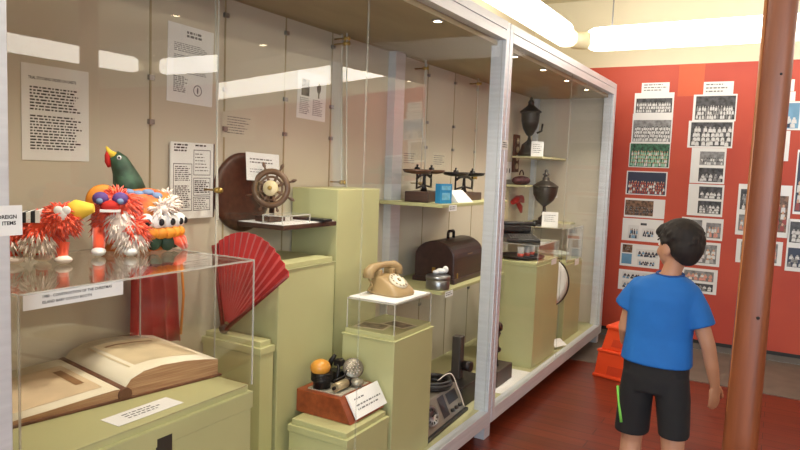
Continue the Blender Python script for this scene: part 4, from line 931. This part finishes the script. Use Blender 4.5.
# hands
def hand(b, wrist, d, palmn, s=1.0, curl=.35, flip=1):
    w = Vector(wrist); d = Vector(d).normalized(); pn = Vector(palmn); pn = (pn-d*pn.dot(d)).normalized(); side = d.cross(pn)*flip
    rot = Matrix((side, d, pn)).transposed()
    b.ball(w+d*.036*s, (.027*s, .038*s, .0125*s), 14, rot=rot); limb(b, [w, w+d*.02*s], [.018*s, .017*s], 10)
    for off, L in ((-.019, .042), (-.0065, .05), (.006, .047), (.018, .036)):
        p0 = w+d*.060*s+side*off*s; dd = d; pts = [w+d*.035*s+side*off*.8*s, p0]
        for k in range(3):
            dd = (dd+pn*curl*(.6+.25*k)).normalized(); pts.append(pts[-1]+dd*L*s*(.42, .33, .25)[k])
        limb(b, pts, [.0085*s, .0078*s, .0072*s, .0066*s, .0056*s], 8)
    td = (d*.75-side*.75+pn*.25).normalized(); p = w+d*.014*s-side*.017*s
    t1 = p+td*.026*s; t2 = t1+(td*.7+d*.5).normalized()*.02*s; limb(b, [p, t1, t2, t2+(td*.4+d*.8).normalized()*.014*s], [.011*s, .0095*s, .0085*s, .006*s], 8)
hand(b, B(-.182, 2.895, .672), (.03, .05, -1), (-.7, .7, 0), 1.0, .22, -1)
hand(b, B(-.53, 3.03, .725), (.10, .80, -.50), (1, -.1, .1), 1.0, .35, 1)
body = b.build('body', M_skin, boy); fuse(body, .0042, 5, .5)
# eyes, brows, mouth
for sx, nm in ((-1, 'eye'), (1, 'eye')):
    b = MB().ball(H(sx*.028, .073, .0), (.011, .009, .0075), 12, rot=HR); b.mi = 1; b.ball(H(sx*.028, .080, .0), (.0055, .004, .0055), 10, rot=HR); b.build('eye', [M_white, M_black], boy)
    b = MB().tube([H(sx*.014, .083, .018), H(sx*.028, .083, .022), H(sx*.043, .074, .018)], .003, 6); b.build('eyebrow', M_hair, boy)
b = MB().tube([H(-.016, .091, -.0505), H(0, .0945, -.0505), H(.016, .091, -.0505)], .0028, 6); b.build('mouth', mat('lips', (186, 112, 100), .5), boy)
# hair
b = MB(); b.ball(H(0, -.012, .034), (.081, .090, .080), 24, rot=HR); b.ball(H(0, -.040, .0), (.074, .062, .072), 20, rot=HR); b.ball(H(0, -.048, -.035), (.054, .040, .045), 16, rot=HR)
b.ball(H(0, .045, .066), (.062, .042, .028), 18, rot=HR); b.ball(H(-.02, .062, .052), (.045, .026, .026), 14, rot=HR)
for sx in (-1, 1): b.ball(H(sx*.062, .012, .022), (.016, .026, .034), 12, rot=HR)
for i in range(170):
    a = random.uniform(0, 2*PI); e = random.uniform(-.25, 1.3); d = Vector((math.cos(a)*math.cos(e), math.sin(a)*math.cos(e), math.sin(e)))
    if d.y > .55 and d.z < .4: continue
    p = Vector((0, -.012, .034))+Vector((d.x*.077, d.y*.086, d.z*.076)); q2 = p+Vector((d.x*.012, d.y*.012+.004, d.z*.006-.012))
    b.tube([H(*p), H(*((p+q2)/2+d*.003)), H(*q2)], [.006, .005, .003], 6)
hair = b.build('hair', M_hair, boy); fuse(hair, .0045, 7, .5)
# t-shirt: torso shell with sleeves
def ering(cx, cy, cz, rx, ry, n=36, tx=0, ty=0, k=.85): return [(B(cx, cy, cz)[0]+rx*math.copysign(abs(math.cos(2*PI*i/n))**k, math.cos(2*PI*i/n)), B(cx, cy, cz)[1]+ry*math.copysign(abs(math.sin(2*PI*i/n))**k, math.sin(2*PI*i/n)), cz+tx*math.cos(2*PI*i/n)+ty*math.sin(2*PI*i/n)) for i in range(n)]
b = MB()
b.rings([ering(-.41, 2.9, .725, .142, .108, tx=-.004), ering(-.409, 2.9, .77, .138, .104), ering(-.407, 2.9, .84, .131, .098), ering(-.404, 2.9, .92, .133, .098), ering(-.40, 2.9, 1.0, .140, .098), ering(-.396, 2.9, 1.045, .134, .090), ering(-.389, 2.896, 1.078, .098, .073), ering(-.381, 2.895, 1.098, .056, .054)])
def sleeve(b, pts, rad, n=20):
    pts = [Vector(p) for p in pts]; b.ball(pts[0], rad[0], n); b.tube(pts, rad, n)
sleeve(b, [B(-.488, 2.9, 1.028), B(-.518, 2.90, .985), B(-.540, 2.905, .94)], [.052, .054, .058])
sleeve(b, [B(-.304, 2.896, 1.022), B(-.270, 2.89, .965), B(-.245, 2.885, .90)], [.052, .053, .056])
shirt = b.build('t_shirt', M_blue_t, boy); fuse(shirt, .006, 4, .5)
b = MB().torus(B(-.379, 2.894, 1.100), .050, .007, n=30, k=8, rot=Matrix.Rotation(.12, 3, 'X')); b.build('collar', mat('dark_blue_rib', (20, 70, 140), .8), shirt)
# shorts
b = MB()
b.rings([ering(-.408, 2.9, .61, .124, .096), ering(-.408, 2.9, .66, .130, .100), ering(-.409, 2.9, .745, .130, .098)])
def leg(b, pts, rad):
    rs = []
    for (x, y, z), (rx, ry) in zip(pts, rad): rs.append(ering(x, y, z, rx, ry, 28))
    b.rings(rs)
leg(b, [(-.492, 2.925, .405), (-.488, 2.918, .48), (-.482, 2.908, .58), (-.472, 2.9, .68)], [(.070, .082), (.069, .083), (.068, .088), (.066, .088)])
leg(b, [(-.318, 2.88, .435), (-.323, 2.885, .49), (-.333, 2.893, .58), (-.345, 2.9, .68)], [(.060, .078), (.063, .082), (.068, .088), (.066, .088)])
shorts = b.build('shorts', M_short, boy); fuse(shorts, .006, 3, .5)
pts = [Vector(B(-.545, 2.862, z)) for z in (.565, .50, .43)]
b = MB(); b.tube([B(-.553, 2.872, .60), B(-.542, 2.858, .55), B(-.531, 2.847, .50), B(-.523, 2.842, .455)], [.006, .007, .007, .006], 8); b.build('green_stripe', mat('lime_piping', (120, 200, 80), .7), shorts, label='lime green stripe')
for (ax, ay) in ((-.495, 2.955), (-.315, 2.80)):
    b = MB(); o_ = []
    b.rings([[(B(ax, ay, 0)[0]+.042*math.cos(a)*(1 if math.sin(a) > 0 else .85), B(ax, ay, 0)[1]+.04+.105*math.sin(a), z) for a in [2*PI*i/24 for i in range(24)]] for z in (.001, .012)])
    b.tube([B(ax-.04, ay+.06, .012), B(ax-.02, ay+.06, .058), B(ax+.02, ay+.06, .058), B(ax+.04, ay+.06, .012)], .008, 8); b.build('sandal', M_blackp, boy)
